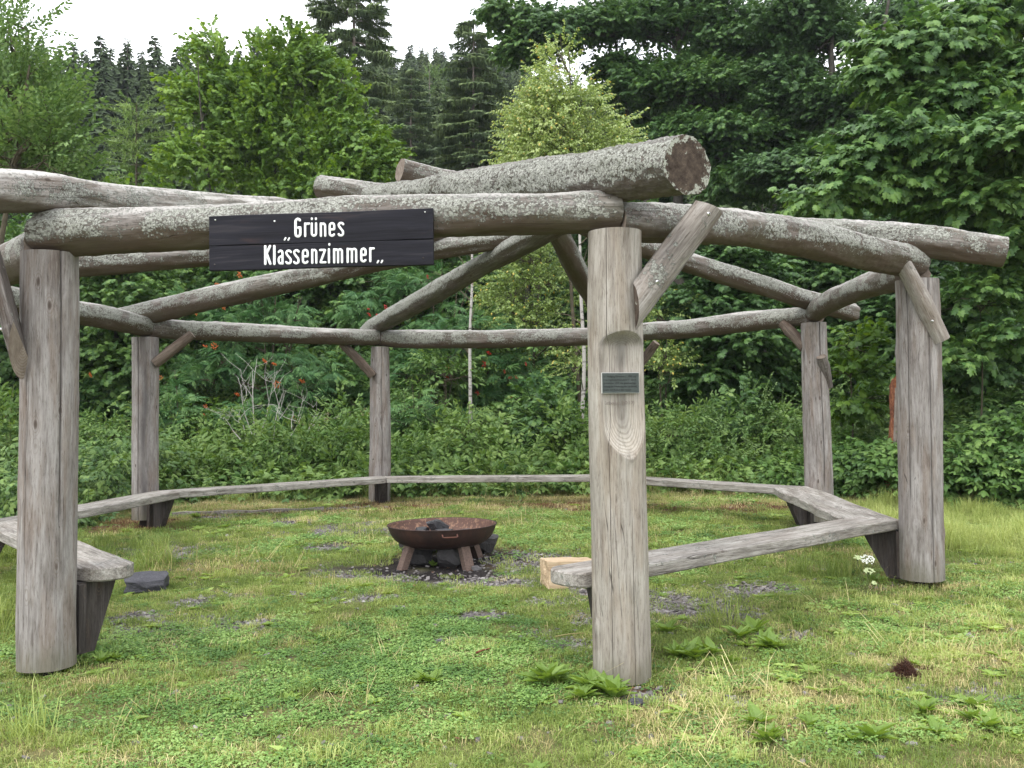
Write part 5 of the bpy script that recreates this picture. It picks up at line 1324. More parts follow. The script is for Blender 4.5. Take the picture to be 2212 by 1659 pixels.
FAR = [(88, 70, 52), (126, 92, 56), (160, 78, 50), (184, 92, 57), (219, 62, 48), (239, 90, 55), (277, 70, 50), (308, 96, 58), (337, 62, 46), (386, 90, 54), (407, 86, 60), (440, 100, 56), (482, 72, 60), (520, 96, 62), (560, 60, 56), (600, 90, 62), (640, 100, 60), (680, 95, 66), (30, 90, 50), (-20, 70, 54), (-70, 80, 48)]
for k, (px, ty, Y) in enumerate(FAR): far_tree(px, ty, Y, k, 'dark spruce in the row along the skyline at the upper left', 'spruces along the left skyline')
for k, (px, ty, Y) in enumerate([(896, 86, 88), (920, 92, 92), (951, 90, 90), (968, 100, 96), (1000, 100, 90), (1052, 70, 84), (1080, 110, 92), (860, 120, 86), (1110, 120, 90)]):
    far_tree(px, ty, Y, k + 1, 'small dark spruce on the far skyline in the middle', 'spruces along the middle skyline')
# the rest of the wood reads as one mass
rs = np.random.RandomState(99); P = []; S = []
for _ in range(1500):
    Y = rs.uniform(44, 135) if rs.rand() < .6 else rs.uniform(52, 80); x = rs.uniform(-.75, .75) * Y; h = rs.uniform(15, 21)
    tz = float(gz(x, Y)) + h; ty = proj((x, Y, tz))[1]; px_ = proj((x, Y, tz))[0]
    lim = 105 if px_ < 860 else (118 if px_ < 1130 else 60)
    if ty < lim: h -= (lim - ty + rs.uniform(0, 40)) / FPX * Y
    if h < 6: continue
    P.append((x, Y, float(gz(x, Y)) - .2)); S.append(h)
for _ in range(260):
    Y = rs.uniform(56, 78); px_ = rs.uniform(-60, 900); ty = rs.uniform(112, 190); x = at(px_, ty, Y)[0]; zb = float(gz(x, Y)); P.append((x, Y, zb - .2)); S.append(at(px_, ty, Y)[2] - zb)
for _ in range(170):
    Y = rs.uniform(78, 112); px_ = rs.uniform(800, 1140); ty = rs.uniform(98, 165); x = at(px_, ty, Y)[0]; zb = float(gz(x, Y)); h = at(px_, ty, Y)[2] - zb
    if h > 5: P.append((x, Y, zb - .2)); S.append(h)
P = np.array(P); n = len(P)
srcs = []
for me, _ in FS: srcs.append(bpy.data.objects.new('far_spruce', me))
wd = scatter_obj('forest', P, np.stack([np.zeros(n), np.zeros(n), rs.rand(n) * 6.28], -1), np.array(S), rs.randint(0, 4, n), rs.rand(n) * .8, srcs)
tag(wd, 'dark spruce forest covering the slope behind the clearing', 'forest', kind='stuff')

# ------------------------------------------------------------------ thicket at the back of the clearing
def thicket(name, label, cat, n, y0, y1, hfun, kinds, seed, xr=(-9.5, 10.5), tint=(0, 1), sizes=(.8, 1.3), upf=.6, tall=0.0):
    rs = np.random.RandomState(seed); x = rs.uniform(xr[0], xr[1], n); y = y0 + (y1 - y0) * rs.rand(n) ** 1.2 + .5 * fbm(x * .7, x * .3, 0, seed, 3)
    H = hfun(x, y); q = rs.rand(n) ** .45; z = gz(x, y) + H * q
    D = np.stack([rs.randn(n) * .8, -np.abs(rs.randn(n)) * .7 - .2, rs.randn(n) * .35 + tall], -1); U = np.stack([rs.randn(n) * .3, -.55 + rs.randn(n) * .25, np.full(n, 1.0)], -1)
    big = .5 + .5 * fbm(x * 1.3, y * 1.3, z * 1.3, seed + 3, 3)
    ti = np.clip(tint[0] + (tint[1] - tint[0]) * (.4 * rs.rand(n) + .6 * big * 1.1), 0, 1)
    src = []; K = np.zeros(n, int); zone = fbm(x * .45, y * .3, 0, seed + 20, 2)
    idx = []
    zone = zone + .16 * rs.randn(n)
    for kd, lo, hi in kinds:
        m_ = (zone >= lo) & (zone < hi); b0 = len(src); src += SP[kd]; K[m_] = b0 + rs.randint(0, len(SP[kd]), m_.sum())
    o = scatter_obj(name, np.stack([x, y, z], -1), frames(D, U), rs.uniform(sizes[0], sizes[1], n), K, ti, src)
    return tag(o, label, cat, kind='stuff')
def hb(x, y):
    m_ = .5 + .5 * fbm(x * .55, y * .5, 0, 55, 2); k_ = .5 + .5 * fbm(x * 2.0, y * 2.0, 0, 57, 2)
    return np.clip((y - 13.0 - .7 * m_) * .6, .03, 1) * (.25 + 1.0 * m_ * (.45 + .9 * k_)) + .08
thicket('bramble_thicket', 'tangle of brambles and leafy weeds along the rear edge of the clearing', 'undergrowth', 8200, 13.2, 16.6, hb, (('bramble', -2, .10), ('herb', .10, .34), ('rowan', .34, 2)), 501, tint=(-.1, 1.4), sizes=(.75, 1.5), tall=.25)
thicket('weed_thicket', 'taller yellow green weeds sticking up out of the brambles', 'undergrowth', 2800, 13.4, 15.8, lambda x, y: hb(x, y) * 1.0 + 1.1 * np.clip(fbm(x * 1.5, y * 1.5, 0, 61, 2), 0, 1) + .1, (('herb', -2, .1), ('willow', .1, 2)), 502, tint=(.0, 1.1), sizes=(.7, 1.3), tall=1.2)
hb2 = lambda x, y: .15 + 1.5 * np.clip((x - 3.5) * .3, 0, 1) * np.clip((y - 10.2 - np.clip(5.6 - x, 0, 3) * .8) * .9, 0, 1) * (.75 + .4 * fbm(x * .9, y * .9, 0, 56, 3))
thicket('mixed_undergrowth', 'mixed saplings and leaves rising between the brambles and the trees', 'undergrowth', 4200, 16.9, 19.0, lambda x, y: .9 + 1.4 * np.clip(.5 + fbm(x * .6, y * .6, 0, 58, 3), 0, 1.2), (('maple', -2, -.12), ('herb', -.12, .08), ('rowan', .08, .3), ('bramble', .3, 2)), 504, tint=(-.1, 1.2), sizes=(.8, 1.5), tall=.3)
def side_thicket():
    rs = np.random.RandomState(503); out = []
    n = 7000; x = rs.uniform(3.6, 9.5, n); y = rs.uniform(10.2, 14.0, n); keep = (y > 10.6 + np.clip(6.0 - x, 0, 3) * .9 + .4 * fbm(x * 1.2, y, 0, 5, 2))
    x, y = x[keep], y[keep]; n = len(x); H = hb2(x, y); z = gz(x, y) + H * rs.rand(n) ** .45
    D = np.stack([rs.randn(n) * .8, -np.abs(rs.randn(n)) * .7 - .2, rs.randn(n) * .3], -1); U = np.stack([rs.randn(n) * .3, -.55 + rs.randn(n) * .25, np.full(n, 1.0)], -1)
    big = .5 + .5 * fbm(x * 1.3, y * 1.3, z * 1.3, 8, 3); src = SP['bramble'] + SP['herb'][:2]; K = np.where(rs.rand(n) < .82, rs.randint(0, 3, n), 3 + rs.randint(0, 2, n))
    o = scatter_obj('bramble_patch', np.stack([x, y, z], -1), frames(D, U), rs.uniform(.8, 1.3, n), K, np.clip(.35 * rs.rand(n) + .5 * big, 0, 1), src)
    tag(o, 'dark bramble leaves around the right hand posts', 'undergrowth', kind='stuff')
    n = 2600; x = rs.uniform(-9, -4.9, n); y = rs.uniform(9.5, 14, n); z = gz(x, y) + np.clip(.35 + .5 * fbm(x, y, 0, 4, 2) + (y - 10) * .12, .1, 1.2) * rs.rand(n) ** .45
    kp = np.hypot(x - CEN[0], y - CEN[1]) > 4.8; x, y, z = x[kp], y[kp], z[kp]; n = len(x)
    D = np.stack([rs.randn(n) * .8, -np.abs(rs.randn(n)) * .7 - .2, rs.randn(n) * .3], -1); U = np.stack([rs.randn(n) * .3, -.55 + rs.randn(n) * .25, np.full(n, 1.0)], -1)
    o = scatter_obj('weed_patch', np.stack([x, y, z], -1), frames(D, U), rs.uniform(.7, 1.2, n), rs.randint(0, 7, n), rs.rand(n), SP['bramble'] + SP['herb'])
    tag(o, 'mixed leafy weeds outside the left hand posts', 'undergrowth', kind='stuff')
    n = 900; x = rs.uniform(-5.6, -3.15, n); y = rs.uniform(5.6, 9.6, n); z = gz(x, y) + np.clip(.16 + .22 * fbm(x, y, 0, 4, 2) + np.clip(-x - 3.4, 0, 1) * .15, .04, .5) * rs.rand(n) ** .5
    kp = np.hypot(x - CEN[0], y - CEN[1]) > 4.35; x, y, z = x[kp], y[kp], z[kp]; n = len(x)
    D = np.stack([rs.randn(n) * .8, -np.abs(rs.randn(n)) * .7 - .2, rs.randn(n) * .35], -1); U = np.stack([rs.randn(n) * .3, -.4 + rs.randn(n) * .25, np.full(n, 1.0)], -1)
    o = scatter_obj('bramble_patch', np.stack([x, y, z], -1), frames(D, U), rs.uniform(.5, .9, n), rs.randint(0, 5, n), rs.rand(n) * .8, SP['bramble'] + SP['herb'][:2])
    tag(o, 'low brambles beside the foot of the thick left post', 'undergrowth', kind='stuff')
side_thicket()
# ------------------------------------------------------------------ lawn
L_WEED = leaf_mat('weed_leaf', (.13, .21, .045), (.20, .30, .065), (.30, .40, .12), .45)
def blade(a, x, y, h, w, az, lean, tone, rs):
    d = np.array([math.cos(az), math.sin(az), 0]); s_ = np.array([-d[1], d[0], 0]) * w
    p = np.array([x, y, 0.0]); m_ = p + d * lean * .35 * h + [0, 0, h * .62]; e = p + d * lean * h + [0, 0, h * (1 - .35 * lean)]
    a.add([p - s_, p + s_, m_ + s_ * .8, m_ - s_ * .8], [[0, 1, 2, 3]], lf=tone); a.add([m_ - s_ * .8, m_ + s_ * .8, e], [[0, 1, 2]], lf=tone)
def tuft(seed, n, R, h0, h1, w, mat, leanmax=1.1, dry=0.0):
    rs = np.random.RandomState(seed); a = Spray()
    for _ in range(n):
        r = R * math.sqrt(rs.rand()); t = rs.rand() * 6.283
        blade(a, r * math.cos(t), r * math.sin(t), rs.uniform(h0, h1), w * rs.uniform(.7, 1.3), rs.rand() * 6.283, rs.uniform(.1, leanmax), float(rs.rand()), rs)
    return source('grass_tuft', a, mat)
def clover(seed, n, R, mat, size=.011, h=(.015, .04)):
    rs = np.random.RandomState(seed); a = Spray()
    for _ in range(n):
        r = R * math.sqrt(rs.rand()); t = rs.rand() * 6.283; c = np.array([r * math.cos(t), r * math.sin(t), rs.uniform(*h)]); tone = float(rs.rand()); a0 = rs.rand() * 6.28; s_ = size * rs.uniform(.7, 1.3); tx, ty = rs.uniform(-.4, .4, 2)
        for k in range(3):
            V, F = leaf_shape('round', rs); V = V * s_ @ rotm(a0 + k * 2.094, -.15, 0).T @ rotm(0, tx, ty).T + c; a.add(V, F, lf=tone)
    return source('clover_tuft', a, mat)
def rosette(seed, n, L, mat, kind='lance', up=.7):
    rs = np.random.RandomState(seed); a = Spray()
    for k in range(n):
        V, F = leaf_shape(kind, rs); l_ = L * rs.uniform(.6, 1.15); el = rs.uniform(.45, up)
        if kind == 'lance':       # ribs and a wavy toothed margin
            o = []
            for t in np.linspace(0, 1, 9):
                w_ = (.04 + .21 * math.sin(math.pi * min(1, t * .95 + .05)) ** 1.2) * (1 if int(t * 8) % 2 else .86); o.append((w_, t))
            P_ = [(0, 0)] + [(w_, t) for w_, t in o] + [(0, 1.05)] + [(-w_, t) for w_, t in o[::-1]]
            P_ = np.array(P_); V = np.vstack([[0, .45], P_]); V = np.column_stack([V, -.28 * V[:, 1] ** 2 + .45 * np.abs(V[:, 0])]); m_ = len(P_); F = np.array([[0, 1 + i, 1 + (i + 1) % m_] for i in range(m_)])
        a.add(V * l_ @ rotm(k * 2.4 + rs.uniform(-.3, .3), el, 0).T, F, lf=float(rs.rand()))
    return source('rosette', a, mat)
T_SHORT = [tuft(s, 130, .10, .010, .034, .0014, L_GRASS, 1.4) for s in (1, 2, 3)]
T_MID = [tuft(s, 45, .07, .03, .08, .0016, L_GRASS, 1.4) for s in (4, 5)]
T_DRY = [tuft(s, 45, .10, .015, .055, .0014, L_DRYG, 1.5) for s in (6, 7)]
T_CLO = [clover(s, 80, .10, L_CLOVER, .0082, (.010, .030)) for s in (8, 9, 10)]
T_LONG = [tuft(s, 60, .10, .08, .30, .0018, L_GRASS, 1.5) for s in (11, 12)]
T_HERB = [rosette(s, 9, .065, L_WEED) for s in (13, 14)]
T_LIT = [tuft(s, 60, .12, .008, .035, .0016, L_LITTER, 1.9) for s in (15, 16)]
T_STRAW = [tuft(s, 14, .12, .10, .22, .0014, L_DRYG, 2.4) for s in (17,)]
GS = T_SHORT + T_MID + T_DRY + T_CLO + T_LONG + T_HERB + T_LIT + T_STRAW
IX = {'short': (0, 3), 'mid': (3, 5), 'dry': (5, 7), 'clo': (7, 10), 'long': (10, 12), 'herb': (12, 14), 'lit': (14, 16), 'straw': (16, 17)}
def pickk(rs, nm, n): a, b = IX[nm]; return rs.randint(a, b, n)
rs = np.random.RandomState(700)
def lawn(name, label, y0, y1, dens, seed, sc):
    rs = np.random.RandomState(seed); A_ = (y1 ** 2 - y0 ** 2) * .72; n = int(A_ * dens)
    y = np.sqrt(rs.uniform(y0 ** 2, y1 ** 2, n)); x = rs.uniform(-.72, .72, n) * y
    gm, am, sm, lm = masks(x, y); dm = emask(x, y, DRY, .8, 15); cm = emask(x, y, CLOVER, .8, 16); lg = emask(x, y, LONG, .7, 17)
    inside = np.hypot(x - CEN[0], y - CEN[1]) < 3.6
    nz = fbm(x * 1.7, y * 1.7, 0, 31, 3); nz2 = fbm(x * 5, y * 5, 0, 32, 2)
    keep = rs.rand(n) > np.clip(gm * .88 + am * .97 + sm * .9, 0, 1) * (.9 + .1 * nz2)
    keep &= rs.rand(n) > .10
    keep &= (np.hypot(x - at(955, 1132, 8.15)[0], y - 8.15) > .46) | (rs.rand(n) < .05)
    x, y, gm, lm, dm, cm, lg, nz, nz2, inside = [v[keep] for v in (x, y, gm, lm, dm, cm, lg, nz, nz2, inside)]; n = len(x)
    K = pickk(rs, 'short', n); u = rs.rand(n)
    right = sstep(.3, 2.5, x) * sstep(7, 5, y)
    pc = np.clip(cm * .62 + .15 + .4 * nz, .02, .80); K = np.where(u < pc, pickk(rs, 'clo', n), K)
    u = rs.rand(n); K = np.where(u < np.clip(dm * .55 + .05 + right * .14 + .22 * nz2, 0, .8), pickk(rs, 'dry', n), K)
    u = rs.rand(n); K = np.where(u < .06 + .10 * right + .1 * nz2, pickk(rs, 'mid', n), K)
    u = rs.rand(n); K = np.where(u < np.clip(lg * .22, 0, .5), pickk(rs, 'long', n), K)
    u = rs.rand(n); K = np.where(u < .045 + .16 * right * (nz > -.2), pickk(rs, 'herb', n), K)
    u = rs.rand(n); K = np.where(u < lm * .85, pickk(rs, 'lit', n), K)
    u = rs.rand(n); K = np.where(u < .004 + .03 * dm, pickk(rs, 'straw', n), K)
    back = sstep(12.6, 13.6, y); u = rs.rand(n); K = np.where(u < back * .22, pickk(rs, 'long', n), K)
    bk = sstep(10.5, 12, y); u = rs.rand(n); K = np.where(u < bk * .35, pickk(rs, 'dry', n), K)
    nearpost = np.zeros(n)
    S = rs.uniform(.75, 1.25, n) * sc * (1 + .25 * nz)
    z = gz(x, y) - .003
    ti = np.clip(.42 + .50 * nz + .35 * nz2 + .22 * rs.randn(n), 0, 1)
    R = np.stack([rs.uniform(-.12, .12, n), rs.uniform(-.12, .12, n), rs.rand(n) * 6.283], -1)
    tag(scatter_obj(name, np.stack([x, y, z], -1), R, S, K, ti, GS), label, 'grass', kind='stuff')
lawn('grass', 'short lawn of grass and clover in the foreground and under the pavilion', 2.6, 7.5, 260, 701, 1.0)
lawn('grass', 'grass at the rear of the pavilion running up to the brambles', 7.5, 16.0, 110, 702, 1.35)
# long grass outside the right front post and along the thicket
def strip(name, label, n, xf, yf, seed, s=(.8, 1.3), kinds=('long', 'mid'), tint=.5):
    rs = np.random.RandomState(seed); x, y = xf(rs, n), None; y = yf(rs, n, x)
    K = np.where(rs.rand(n) < .75, pickk(rs, kinds[0], n), pickk(rs, kinds[1], n))
    R = np.stack([rs.uniform(-.15, .15, n), rs.uniform(-.15, .15, n), rs.rand(n) * 6.283], -1)
    tag(scatter_obj(name, np.stack([x, y, gz(x, y)], -1), R, rs.uniform(s[0], s[1], n) * (.8 + .5 * vnoise(x * 1.5, y * 1.5, 0, 3)), K, np.clip(tint + .3 * rs.randn(n) * .6, 0, 1), GS), label, 'grass', kind='stuff')
strip('long_grass', 'long pale grass outside the right front post', 1500, lambda r, n: r.uniform(3.9, 8.5, n), lambda r, n, x: r.uniform(7.9, 11.5, n), 711, (.6, 1.1), ('long', 'dry'), .75)
strip('long_grass', 'tall grass blades along the foot of the brambles', 1500, lambda r, n: r.uniform(-9, 10, n), lambda r, n, x: 13.2 + r.rand(n) * 1.1 + .5 * fbm(x, x, 0, 3, 2), 712, (.6, 1.7), ('long', 'dry'), .7)
strip('long_grass', 'dry grass growing outside the left post', 500, lambda r, n: r.uniform(-6.5, -3.1, n), lambda r, n, x: r.uniform(5.6, 9.5, n), 713, (.6, 1.1), ('long', 'dry'), .3)

# weeds you can point at
def euler_m(r):
    return np.array(Matrix.Rotation(r[2], 3, 'Z') @ Matrix.Rotation(r[1], 3, 'Y') @ Matrix.Rotation(r[0], 3, 'X'))
def plant(name, label, cat, px, py, srcs, n, R, sc, seed, group=None):
    rs = np.random.RandomState(seed); P0 = on_ground(px, py); t = thing(name, label, cat, P0, group)
    for k in range(n):
        x, y = (rs.uniform(-R, R), rs.uniform(-R, R) * .8) if n > 1 else (0, 0)
        o = obj('leaf_rosette', srcs[rs.randint(0, len(srcs))].data, t); s_ = rs.uniform(.8, 1.3) * sc
        o.location = (x, y, float(gz(P0[0] + x, P0[1] + y)) - P0[2]); o.rotation_euler = (rs.uniform(-.2, .2), rs.uniform(-.2, .2), rs.rand() * 6.28); o.scale = (s_, s_, s_)
    return t
BIGR = [rosette(s, 13, .125, L_WEED, up=1.3) for s in (31, 32)]
plant('dandelion_plant', 'broad leaved dandelion clump at the foot of the pale post', 'weed', 1290, 1500, BIGR, 5, .10, 1.0, 1)
plant('dandelion_plant', 'spreading dandelion clump just left of the foot of the pale post', 'weed', 1185, 1470, BIGR, 3, .09, 1.0, 2)
plant('dandelion_plant', 'bright dandelion rosette in the lawn right of the thick left post', 'weed', 245, 1430, BIGR, 2, .06, .7, 3)
plant('dandelion_plant', 'dark leaved rosette in the middle of the foreground clover', 'weed', 915, 1478, BIGR, 2, .04, .6, 4)
plant('dandelion_plant', 'tuft of broad leaves beside the foot of the right front post', 'weed', 1905, 1262, BIGR, 3, .08, .85, 5)
plant('dandelion_plant', 'broad leaved weeds right of the pale post, in the foreground', 'weed', 1480, 1430, BIGR, 6, .28, .8, 6)
plant('dandelion_plant', 'leafy weeds in front of the brown root clump', 'weed', 1760, 1590, BIGR, 6, .25, .7, 7)
plant('dandelion_plant', 'weeds in the grass near the bottom right corner', 'weed', 2060, 1570, BIGR, 5, .25, .7, 8)
plant('dandelion_plant', 'small weed in front of the fire bowl', 'weed', 945, 1222, BIGR, 2, .05, .55, 9)
plant('dandelion_plant', 'bright weed at the foot of the streaked rear post', 'weed', 420, 1118, BIGR, 2, .06, .8, 10)
plant('dandelion_plant', 'leafy weeds under the right front bench', 'weed', 1560, 1385, BIGR, 6, .3, .8, 11)

# ------------------------------------------------------------------ stones
def rock_mesh(seed, sx, sy, sz, mat, sub=2, sharp=.6, name='stone'):
    import bmesh
    bm = bmesh.new(); bmesh.ops.create_cube(bm, size=2)
    bmesh.ops.subdivide_edges(bm, edges=bm.edges[:], cuts=sub, use_grid_fill=True)
    V = np.array([v.co[:] for v in bm.verts]); ln = np.linalg.norm(V, axis=1)[:, None]; Vn = V * sharp + (V / ln) * (1 - sharp) * 1.3
    Vn = Vn + .22 * np.stack([fbm(V[:, 0] * .9 + seed * 3, V[:, 1] * .9, V[:, 2] * .9, seed + k, 2) for k in range(3)], -1)
    rs = np.random.RandomState(seed)
    for _ in range(4):                     # chip planes off
        nrm = rs.randn(3); nrm /= np.linalg.norm(nrm); d = Vn @ nrm; lim = np.percentile(d, 86); Vn -= np.clip(d - lim, 0, None)[:, None] * nrm
    Vn *= [sx, sy, sz]
    for v, c in zip(bm.verts, Vn): v.co = c
    bmesh.ops.bevel(bm, geom=[e for e in bm.edges if len(e.link_faces) == 2 and e.calc_face_angle(0) > .5], offset=min(sx, sy, sz) * .06, segments=1, affect='EDGES')
    me = bpy.data.meshes.new(name); bm.to_mesh(me); bm.free(); me.materials.append(mat); return me
def slate_mat(name, a, b_, sc=(4, 4, 30)):
    m, nt, b, out = newmat(name); g = NT(nt); tc = g.n('ShaderNodeTexCoord'); n = g.noise(g.scale(tc.outputs['Object'], sc), 1.4, 5, .65); n2 = g.noise(tc.outputs['Object'], 45, 4, .7)
    g.setcol(b, g.ramp(g.math('ADD', g.math('MULTIPLY', n, .6), g.math('MULTIPLY', n2, .4)), [(.35, a), (.7, b_)])); b.inputs['Roughness'].default_value = .7
    g.l(g.bump(g.math('ADD', n, n2), .9, .012), b.inputs['Normal']); return m
M_SLATE = slate_mat('dark_slate', (.022, .022, .030), (.085, .083, .098))
M_STONEG = slate_mat('grey_stone', (.07, .068, .072), (.17, .16, .165), (6, 6, 9))
M_STONED = slate_mat('sooty_stone', (.022, .020, .021), (.075, .070, .072), (6, 6, 9))
def pebm(name, c):
    m, nt, b, out = newmat(name); g = NT(nt); oi = g.n('ShaderNodeObjectInfo'); tt = g.attr('tint', 'INSTANCER', 'Fac')
    g.setcol(b, g.ramp(tt, c)); b.inputs['Roughness'].default_value = .8; return m
M_PEB = pebm('gravel_stone', [(.0, (.06, .053, .052)), (.4, (.145, .13, .127)), (.75, (.25, .232, .225)), (1, (.44, .42, .40))])
PEB = [bpy.data.objects.new('gravel_stone', rock_mesh(s, 1, .75, .38, M_PEB, 1, .5)) for s in (1, 2, 3, 4)]
rs = np.random.RandomState(800); n = 150000
y = np.sqrt(rs.uniform(3.2 ** 2, 13 ** 2, n)); x = rs.uniform(-.7, .7, n) * y
gm, am, sm, lm = masks(x, y); keep = rs.rand(n) < np.clip(gm * (1 - .9 * am) + sm * .25 + am * .04 + .02, 0, 1)
x, y = x[keep], y[keep]; n = len(x); sz = .008 + .015 * rs.rand(n) ** 2.0
tag(scatter_obj('gravel', np.stack([x, y, gz(x, y) - .010 * emask(x, y, GRAVEL, .7, 11) + .003], -1), np.stack([rs.uniform(-.4, .4, n), rs.uniform(-.4, .4, n), rs.rand(n) * 6.28], -1), sz, rs.randint(0, 4, n), np.clip(rs.randn(n) * .2 + .42, 0, 1), PEB), 'small grey slate chips showing through the worn lawn', 'gravel', kind='stuff')

rs = np.random.RandomState(810); n = 2600; y = np.sqrt(rs.uniform(3.2 ** 2, 12 ** 2, n)); x = rs.uniform(-.7, .7, n) * y
chip = Acc(); chip.add(np.array([(-1, -.5, 0), (.8, -.6, .12), (1.1, .4, 0), (-.2, .7, .15), (-1.2, .2, .05)]), [[0, 1, 2], [0, 2, 3], [0, 3, 4]], lf=.5)
straw = Acc(); straw.add(np.array([(-5, -.12, .3), (5, -.12, 0), (5, .12, 0), (-5, .12, .3)]), [[0, 1, 2, 3]], lf=.7)
tag(scatter_obj('litter', np.stack([x, y, gz(x, y) + .012 + .012 * rs.rand(n)], -1), np.stack([rs.uniform(-.4, .4, n), rs.uniform(-.4, .4, n), rs.rand(n) * 6.28], -1), .004 + .008 * rs.rand(n) ** 2, (rs.rand(n) < .55).astype(int), rs.rand(n), [source('chip', chip, L_LITTER), source('straw', straw, L_DRYG)]), 'dead leaf scraps and bits of straw lying in the lawn', 'plant litter', kind='stuff')

def stone(name, label, px, py, w, h, mat, seed, rz=0, tilt=0, depth=None, sharp=.75, group=None, Y=None):
    P = on_ground(px, py) if Y is None else np.array([at(px, py, Y)[0], Y, float(gz(at(px, py, Y)[0], Y))]); Wd = w / FPX * P[1] / 2 / .92; Hd = h / FPX * P[1] / 2 / .92
    o = obj(name, rock_mesh(seed, Wd, depth or Wd * .8, Hd, mat, 3, sharp)); o.location = (P[0], P[1] + (depth or Wd * .8) * .6, P[2] + Hd * .85); o.rotation_euler = (tilt, 0, rz)
    return tag(o, label, 'stone', group)
stone('stone', 'flat dark slate block lying in the lawn right of the left bench', 308, 1280, 76, 38, M_SLATE, 21, .25, .06, sharp=.82)
stone('stone', 'rounded grey stone under the fire bowl, left of centre', 901, 1222, 58, 34, M_STONED, 22, .3)
stone('stone', 'square grey stone under the front of the fire bowl', 974, 1226, 50, 40, M_STONED, 23, -.2)
stone('stone', 'tilted stone behind the right leg of the fire bowl', 1046, 1196, 50, 44, M_STONED, 24, .5, .35)
stone('stone', 'dark stone behind the left leg of the fire bowl', 888, 1190, 52, 36, M_STONED, 25, -.4)
stone('stone', 'large soot black stone hidden under the middle of the fire bowl', 950, 1192, 110, 34, M_STONED, 26, .1)
stone('stone', 'dark stone just left of the right leg of the fire bowl', 1000, 1200, 44, 40, M_STONED, 27, .7)
stone('stone', 'small pale stone in the clover in front of the pale post', 948, 1392, 16, 10, M_STONEG, 28, .2)
stone('stone', 'small bluish stone in front of the foot of the pale post', 1372, 1526, 26, 16, M_SLATE, 29, .2)
stone('stone', 'small reddish stone in the gravel right of the fire bowl', 1028, 1232, 20, 9, M_STONEG, 30, .6)

# ------------------------------------------------------------------ fire bowl
def rust_mat():
    m, nt, b, out = newmat('rusted_steel'); g = NT(nt); tc = g.n('ShaderNodeTexCoord'); P_ = tc.outputs['Object']
    n = g.noise(P_, 5, 6, .65); n2 = g.noise(g.scale(P_, (22, 22, 3)), 1.3, 4, .6); n3 = g.noise(P_, 90, 4, .7)
    col = g.ramp(g.math('ADD', g.math('MULTIPLY', n, .6), g.math('MULTIPLY', n2, .4)), [(.33, (.014, .008, .008)), (.5, (.036, .017, .014)), (.68, (.078, .034, .023))])
    sp = g.n('ShaderNodeSeparateXYZ'); g.l(P_, sp.inputs[0])
    ins = g.attr('inside', out='Fac')
    spk = g.math('MULTIPLY', ins, g.step(g.noise(P_, 26, 5, .75), .5, .62))
    col = g.mix(g.math('MULTIPLY', spk, .8), col, (.42, .25, .15)); col = g.mix(g.math('MULTIPLY', ins, .35), col, (.25, .13, .09))
    col = g.mix(g.math('MULTIPLY', n3, .35), col, (.03, .014, .012))
    g.setcol(b, col); b.inputs['Roughness'].default_value = .62; b.inputs['Metallic'].default_value = .25; g.l(g.bump(g.math('ADD', n, n3), .4, .004), b.inputs['Normal']); return m
M_RUST = rust_mat()
BP = at(955, 1132, 8.15); BR = .482; zr = BP[2]
gzb = float(gz(BP[0], BP[1])); BH = .205
bowl = thing('fire_bowl', 'wide shallow rusty steel fire bowl standing on short splayed legs', 'fire bowl', (BP[0], BP[1], gzb))
prof = []
for t in 1 - (1 - np.linspace(0, 1, 22)) ** 2: prof.append((BR * t, -BH * (1 - .5 * t ** 3 - .5 * t ** 14))); po = list(prof)
pi = [(r - .006 if r > .01 else 0, z + .006) for r, z in prof][::-1]; pi[0] = (BR - .006, 0)
full = po + pi; ns = 72; V = []; ins = []
for k, (r, z) in enumerate(full):
    for q in range(ns):
        a_ = 2 * math.pi * q / ns; V.append((r * math.cos(a_), r * math.sin(a_), z)); ins.append(1.0 if k >= len(po) else 0.0)
I = np.arange(len(full) * ns).reshape(len(full), ns)
F = np.stack([I[:-1], np.roll(I, -1, 1)[:-1], np.roll(I, -1, 1)[1:], I[1:]], -1).reshape(-1, 4)
o = obj('bowl', mesh_np('bowl', V, F, (M_RUST,), attrs={'inside': np.array(ins)}), bowl); o.location = (0, 0, zr - gzb)
rim = [(BR * math.cos(a_), BR * math.sin(a_), 0) for a_ in np.linspace(0, 2 * math.pi, 73)]
V, F = tube(rim, np.full(73, .0055), 6); o = obj('rim', mesh_np('rim', V, F, (M_RUST,)), bowl); o.location = (0, 0, zr - gzb)
for aa in (-.05, .05): pass
for az in (math.radians(-78), math.radians(102)):      # two bar handles on the rim
    c = np.array([math.cos(az), math.sin(az)]); tt = np.array([-c[1], c[0]]); hw = .062
    P = [(*(c * (BR - .006) + tt * hw), -.035), (*(c * (BR + .035) + tt * hw), -.048), (*(c * (BR + .040) + tt * (hw - .010)), -.052), (*(c * (BR + .040) - tt * (hw - .010)), -.052), (*(c * (BR + .035) - tt * hw), -.048), (*(c * (BR - .006) - tt * hw), -.035)]
    V, F = tube(P, np.full(6, .007), 8); o = obj('handle', mesh_np('handle', V, F, (flat_mat('rusty_handle', (.06, .028, .022), (.12, .055, .04), 30),)), bowl); o.location = (0, 0, zr - gzb)
M_LEG = flat_mat('rusty_leg', (.085, .058, .048), (.17, .12, .10), 60, .85)
